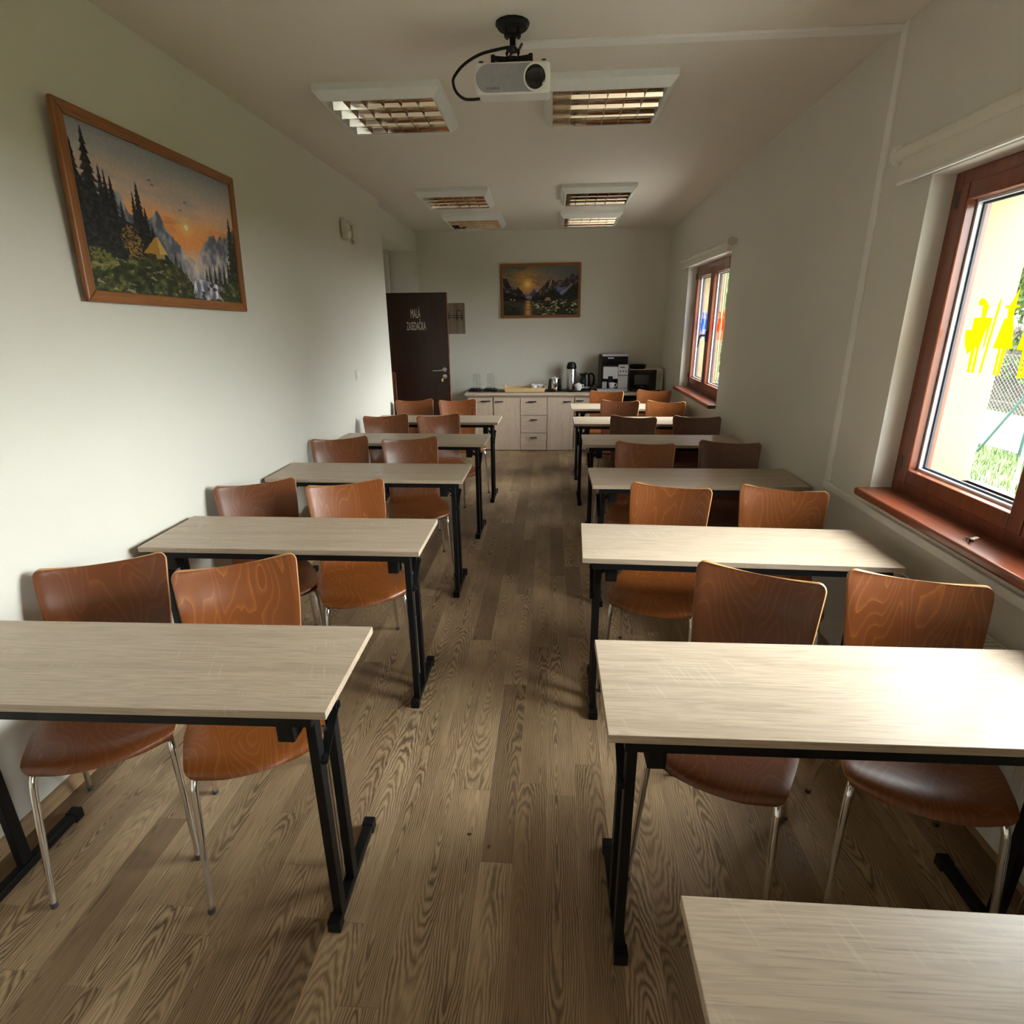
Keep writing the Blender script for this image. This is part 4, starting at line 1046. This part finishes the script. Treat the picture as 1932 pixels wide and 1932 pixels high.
for x in (.064, .100, .136): MB().cyl((x, .013, .262), (x, .004, .262), .009, 14).build('button', 'blackp', cp)
MB().cyl((.138, .013, .311), (.138, .008, .311), .005, 10).build('button', 'dgrey', cp)
MB().box(.040, X1, .016, .10, .045, .208).build('water_door', 'silver', t, bevel=.006)
MB().box(X0 - .062, X1, -.035, .10, .004, .042).build('drip_tray', 'silver', t, bevel=.006)
g = MB()
for k in range(9): g.box(X0 + .0, .03, -.025 + k * .012, -.019 + k * .012, .042, .046)
g.build('drip_grille', 'steel', t)
MB().cyl((X0 - .010, .18, .30), (X0 - .010, .18, .45), .006, 10).build('steam_pipe', 'dgrey', t)
MB().box(X0 - .028, X0 - .0005, .12, .30, .015, .460).build('side_panel', 'dgrey', t, bevel=.003)
MB().box(X0 + .002, X0 + .060, -.002, .07, .046, .128).build('milk_box', 'grey', t, bevel=.004)
cup('white coffee cup standing under the spout of the coffee machine', .770, 7.585, ZW + .0465, 0, None, 1.15)
# microwave with dish lid
t = thing('microwave', 'black and cream microwave oven between coffee machine and window wall', 'microwave', (1.212, 7.60, ZW))
MB().box(-.212, .212, .02, .31, .02, .282).build('body', 'cream', t, bevel=.006)
MB().box(-.212, .128, .0, .02, .024, .276).build('door', 'blackgl', t, bevel=.003)
MB().box(-.15, .035, -.0008, .0005, .09, .215).build('door_window', 'dgrey', t)
cpn = MB().box(.129, .212, .0, .02, .024, .276).build('control_panel', 'cream', t, bevel=.003)
for z in (.206, .132): MB().lathe([(.022, 0), (.022, .006), (.017, .018), (0, .018)], (.171, 0, z), 20, RX).build('dial', 'steel', cpn, smooth=True, ang=30)
MB().box(-.068, -.024, -.0015, .0005, .057, .065).build('badge', 'grey', t)
for sx in (-.18, .18):
    for sy in (.05, .28): MB().cyl((sx, sy, 0), (sx, sy, .022), .012, 10).build('foot', 'blackp', t)
t = thing('black_bowl', 'shallow black dish standing on top of the microwave', 'dish', (1.112, 7.73, ZW + .282))
MB().lathe([(0, .001), (.095, 0), (.100, .006), (.108, .040), (.114, .046), (.108, .050), (.100, .042), (.092, .010), (0, .008)], (0, 0, 0), 32).build('dish', 'blackp', t, smooth=True)

# crumbs on the aisle floor
for i, (x, y, lab) in enumerate(((-.262, 1.475, 'brown crumb of bark on the aisle floor, the one farther from the viewer'), (-.190, 1.430, 'brown crumb of bark on the aisle floor, the one nearer the viewer'))):
    o = MB().lathe([(0, 0), (.007, .001), (.008, .003), (.003, .006), (0, .006)], (0, 0, 0), 7).build('crumb', 'rust', None); o.location = (x, y, 0); o.scale = (1, .6, 1); o.rotation_euler = (0, 0, i * 1.1)
    tag(o, lab, 'crumb')

# ------------------------------------------------------------------ outside
GZ = -.5
rs = np.random.RandomState(4)
o = MB().box(XO + .006, 40, -25, 45, GZ - .2, GZ).build('lawn', 'grass'); tag(o, 'green lawn outside the windows', 'lawn', None, 'stuff')
o = MB().box(XO + .006, 5.2, -12, 20, GZ, GZ + .03).build('bounce_strip', 'paving'); tag(o, 'unseen pale paving added along the outer wall to bounce daylight indoors', 'paving', None, 'stuff')  # added out of view, bounces neutral daylight up to ceiling and walls
b = MB()
for i in range(7000):
    x = 5.22 + 2.3 * rs.rand(); y = 4.0 + 7.5 * rs.rand(); a = rs.rand() * 6.28; hgt = .04 + .10 * rs.rand(); w_ = .004 + .004 * rs.rand()
    dx, dy = math.cos(a), math.sin(a); l = .05 * rs.rand()
    b.add([(x - dy * w_, y + dx * w_, GZ), (x + dy * w_, y - dx * w_, GZ), (x + dx * l, y + dy * l, GZ + hgt)], [(0, 1, 2)])
o = b.build('grass_blades', 'leafA'); tag(o, 'long grass blades growing on the lawn', 'grass', None, 'stuff')
b = MB()
b.box(7.6, 10.5, 2, 20, GZ, GZ + .012); o = b.build('gravel_path', 'gravel'); tag(o, 'pale gravel track behind the lawn', 'path', None, 'stuff')
# wire fence
t = thing('wire_fence', 'green post wire fence with a slanting brace behind the lawn', 'fence', (0, 0, GZ))
def fpost(x, y): MB().cyl((x, y, 0), (x, y, 1.75), .024, 10).build('post', 'fence', t, smooth=True)
for x, y in ((7.50, 9.47), (7.25, 12.0), (7.75, 7.0), (8.0, 4.5)): fpost(x, y)
MB().cyl((7.12, 9.85, .0), (7.50, 9.47, 1.25), .020, 10).build('brace', 'fence', t, smooth=True)
b = MB()
def fpt(s, z): # s metres along the fence from (8.0,4.5) to (7.25,12)
    q = s / 7.54; return (8.0 + (7.25 - 8.0) * q, 4.5 + 7.5 * q, z)
cell = .075; n = int(7.54 / cell)
for i in range(-20, n):
    for sgn in (1, -1):
        a = i * cell; s0, s1 = (a, a + 1.5) if sgn > 0 else (a + 1.5, a); z0, z1 = .05, 1.55
        # clip to the fence's length
        if max(s0, s1) < 0 or min(s0, s1) > 7.54: continue
        def at(q): return fpt(s0 + (s1 - s0) * q, z0 + (z1 - z0) * q)
        lo = max(0, (0 - s0) / (s1 - s0) if s1 > s0 else (7.54 - s0) / (s1 - s0)); hi = min(1, (7.54 - s0) / (s1 - s0) if s1 > s0 else (0 - s0) / (s1 - s0))
        if hi - lo > .02: b.tube([at(lo), at(hi)], .0016, 4, False)
for z in (.05, .8, 1.55): b.tube([fpt(0, z), fpt(7.54, z)], .0025, 4)
b.build('wire_mesh', 'wire', t)
# galvanised frame on the lawn
t = thing('metal_frame', 'pale galvanised frame with a rung standing on the lawn near the window', 'frame', (5.45, 6.84, GZ))
for dx, dy, tx, ty in ((0, 0, .10, .10), (.10, -.16, .20, -.06)):
    MB().cyl((dx, dy, 0), (dx + tx, dy + ty, 1.3), .018, 10).build('upright', 'spacer', t, smooth=True)
for z in (.30, .62, .94):
    q = z / 1.3; MB().cyl((.10 * q, .10 * q, z), (.10 + .20 * q, -.16 - .06 * q, z), .014, 10).build('rung', 'spacer', t, smooth=True)
# plants
def foliage(b, c, rad, n, size, seed, flat=1.0):
    r = np.random.RandomState(seed)
    for i in range(n):
        v = r.randn(3); v /= np.linalg.norm(v); q = (.55 + .45 * r.rand()) ; lump = .75 + .25 * math.sin(v[0] * 5 + seed) * math.cos(v[1] * 4 + v[2] * 6)
        p = Vector(c) + Vector((v[0] * rad[0], v[1] * rad[1], v[2] * rad[2])) * q * lump
        E_ = Euler((r.rand() * 6.3, r.rand() * 6.3, r.rand() * 6.3)).to_matrix(); s_ = size * (.6 + .8 * r.rand())
        pts = [(-.5, 0, 0), (0, -.28, .06), (.5, 0, 0), (0, .28, .06)]
        b.add([p + E_ @ (Vector(q_) * s_) for q_ in pts], [(0, 1, 2, 3)])
    return b
def tree(name, label, cat, x, y, h, crown, rad, n, size, mat, seed):
    t = thing(name, label, cat, (x, y, GZ))
    foliage(MB(), (0, 0, crown), rad, n, size, seed).build('foliage', mat, t)
    r = random.Random(seed); b = MB()
    b.tube([(0, 0, 0), (.05, .02, crown * .5), (0, .05, crown)], [.10, .08, .04], 8)
    for k in range(10):
        a = r.random() * 6.28; z = crown * (.4 + .5 * r.random())
        b.tube([(0, 0, z), (math.cos(a) * rad[0] * .5, math.sin(a) * rad[1] * .5, z + .4), (math.cos(a) * rad[0] * .8, math.sin(a) * rad[1] * .8, z + .5 + .6 * r.random())], [.04, .025, .01], 6)
    b.build('trunk', 'bark', t, smooth=True)
    return t
tree('bushy_tree', 'bright green bushy tree behind the wire fence, nearest the yellow wall', 'tree', 11.6, 14.2, 5, 3.4, (2.2, 2.6, 2.0), 5200, .20, 'leafA', 1)
tree('bushy_tree', 'bright green bushy tree behind the wire fence, farther to the right', 'tree', 13.0, 11.4, 5, 3.6, (2.2, 2.4, 2.2), 5200, .20, 'leafA', 2)
tree('dark_shrub', 'dark green shrub low behind the gravel track', 'shrub', 13.8, 15.6, 3, 1.4, (2.0, 2.2, 1.2), 3000, .16, 'leafB', 3)
tree('dark_shrub', 'dark green shrub seen through the far window', 'shrub', 6.4, 21.5, 5, 2.2, (2.6, 2.6, 2.6), 5000, .22, 'leafB', 4)
tree('dark_shrub', 'tall dark shrub rising behind the one at the far window', 'shrub', 8.6, 24.5, 6, 3.8, (3.0, 2.6, 3.2), 5000, .24, 'leafB', 6)
t = thing('brush_bank', 'earth bank overgrown with tangled bare twigs beyond the gravel', 'bank', (11.6, 14.0, GZ))
P = []
for i in range(24):
    row = []
    for j in range(60):
        q = i / 23; yy = -9 + 15 * j / 59
        row.append((-.9 + 2.6 * q + .1 * math.sin(yy * 3), yy, 1.9 * math.sin(q * PI / 2) + .16 * (rs.rand() - .5) * q - .02))
    P.append(row)
MB().grid(P).build('earth_slope', 'earth', t, smooth=True)
b = MB()
for i in range(900):
    y = -8 + 13 * rs.rand(); q = rs.rand(); x = -1.0 + 2.4 * q; z = 1.9 * math.sin(q * PI / 2) + .02
    l = .5 + .9 * rs.rand(); a = (rs.rand() - .5) * 2.4
    p0 = Vector((x, y, z)); d_ = Vector((-.25 * rs.rand() - .05, math.sin(a), .55 * math.cos(a) * (1 if rs.rand() > .35 else -.3))) * l
    b.tube([p0, p0 + d_ * .5 + Vector((-.05, 0, .08 * rs.rand())), p0 + d_], [.008, .006, .003], 4, False)
o = b.build('twigs', 'bark', t); o['kind'] = 'stuff'
o = foliage(MB(), (-.4, -1.0, 1.2), (.6, 6.5, 1.2), 1100, .14, 9).build('sprouts', 'leafA', t); o['kind'] = 'stuff'

# ------------------------------------------------------------------ camera, light
cam = bpy.data.cameras.new('camera'); co = bpy.data.objects.new('camera', cam); C.objects.link(co)
cam.sensor_width = 36; cam.lens = 1072.01 / 1932 * 36; cam.clip_start = .05; cam.clip_end = 200
def rotm(p_, y_, r_):
    return Matrix.Rotation(y_, 3, 'Z') @ Matrix.Rotation(p_, 3, 'X') @ Matrix(((math.cos(r_), 0, math.sin(r_)), (0, 1, 0), (-math.sin(r_), 0, math.cos(r_))))
R = rotm(-.32666921, .07123905, .01013978)
Xc, Yc, Zc = R @ Vector((1, 0, 0)), R @ Vector((0, 0, 1)), -(R @ Vector((0, 1, 0)))
co.matrix_world = Matrix(((Xc.x, Yc.x, Zc.x, 0), (Xc.y, Yc.y, Zc.y, 0), (Xc.z, Yc.z, Zc.z, 1.67), (0, 0, 0, 1)))
sc.camera = co

SKY = 4.6
w = bpy.data.worlds.new('overcast_sky'); sc.world = w; w.use_nodes = True; nt = w.node_tree
bg = nt.nodes['Background']
tc = nt.nodes.new('ShaderNodeTexCoord'); sp = nt.nodes.new('ShaderNodeSeparateXYZ'); nt.links.new(tc.outputs['Generated'], sp.inputs[0])
nt.links.new(ramp(nt, sp.outputs[2], [(0, (.70, .71, .69)), (.12, (.92, .95, .95)), (1, (.92, .96, 1.0))]), bg.inputs['Color'])
# thin cloud with a broad bright patch low in the sky on the far side of the windows
nrm = nt.nodes.new('ShaderNodeVectorMath'); nrm.operation = 'NORMALIZE'; nt.links.new(tc.outputs['Generated'], nrm.inputs[0])
dp = nt.nodes.new('ShaderNodeVectorMath'); dp.operation = 'DOT_PRODUCT'; nt.links.new(nrm.outputs[0], dp.inputs[0])
dp.inputs[1].default_value = Vector((.88, -.02, .42)).normalized()
def wm(op, a, b_, c_=None):
    n = nt.nodes.new('ShaderNodeMath'); n.operation = op
    for i_, q in enumerate((a, b_, c_)):
        if q is None: continue
        if isinstance(q, (int, float)): n.inputs[i_].default_value = q
        else: nt.links.new(q, n.inputs[i_])
    return n.outputs[0]
lobe = wm('POWER', wm('MAXIMUM', dp.outputs['Value'], 0.0), 4.0)
nt.links.new(wm('MULTIPLY_ADD', lobe, SKY * 8.0, SKY), bg.inputs['Strength'])

sc.view_settings.view_transform = 'Standard'; sc.view_settings.look = 'None'; sc.view_settings.gamma = 1; sc.view_settings.use_curve_mapping = False
sc.view_settings.exposure = .66
cy = sc.cycles
cy.max_bounces = 14; cy.diffuse_bounces = 9; cy.glossy_bounces = 6; cy.transparent_max_bounces = 16; cy.caustics_reflective = False; cy.caustics_refractive = False
cy.use_denoising = True; cy.sample_clamp_indirect = 8
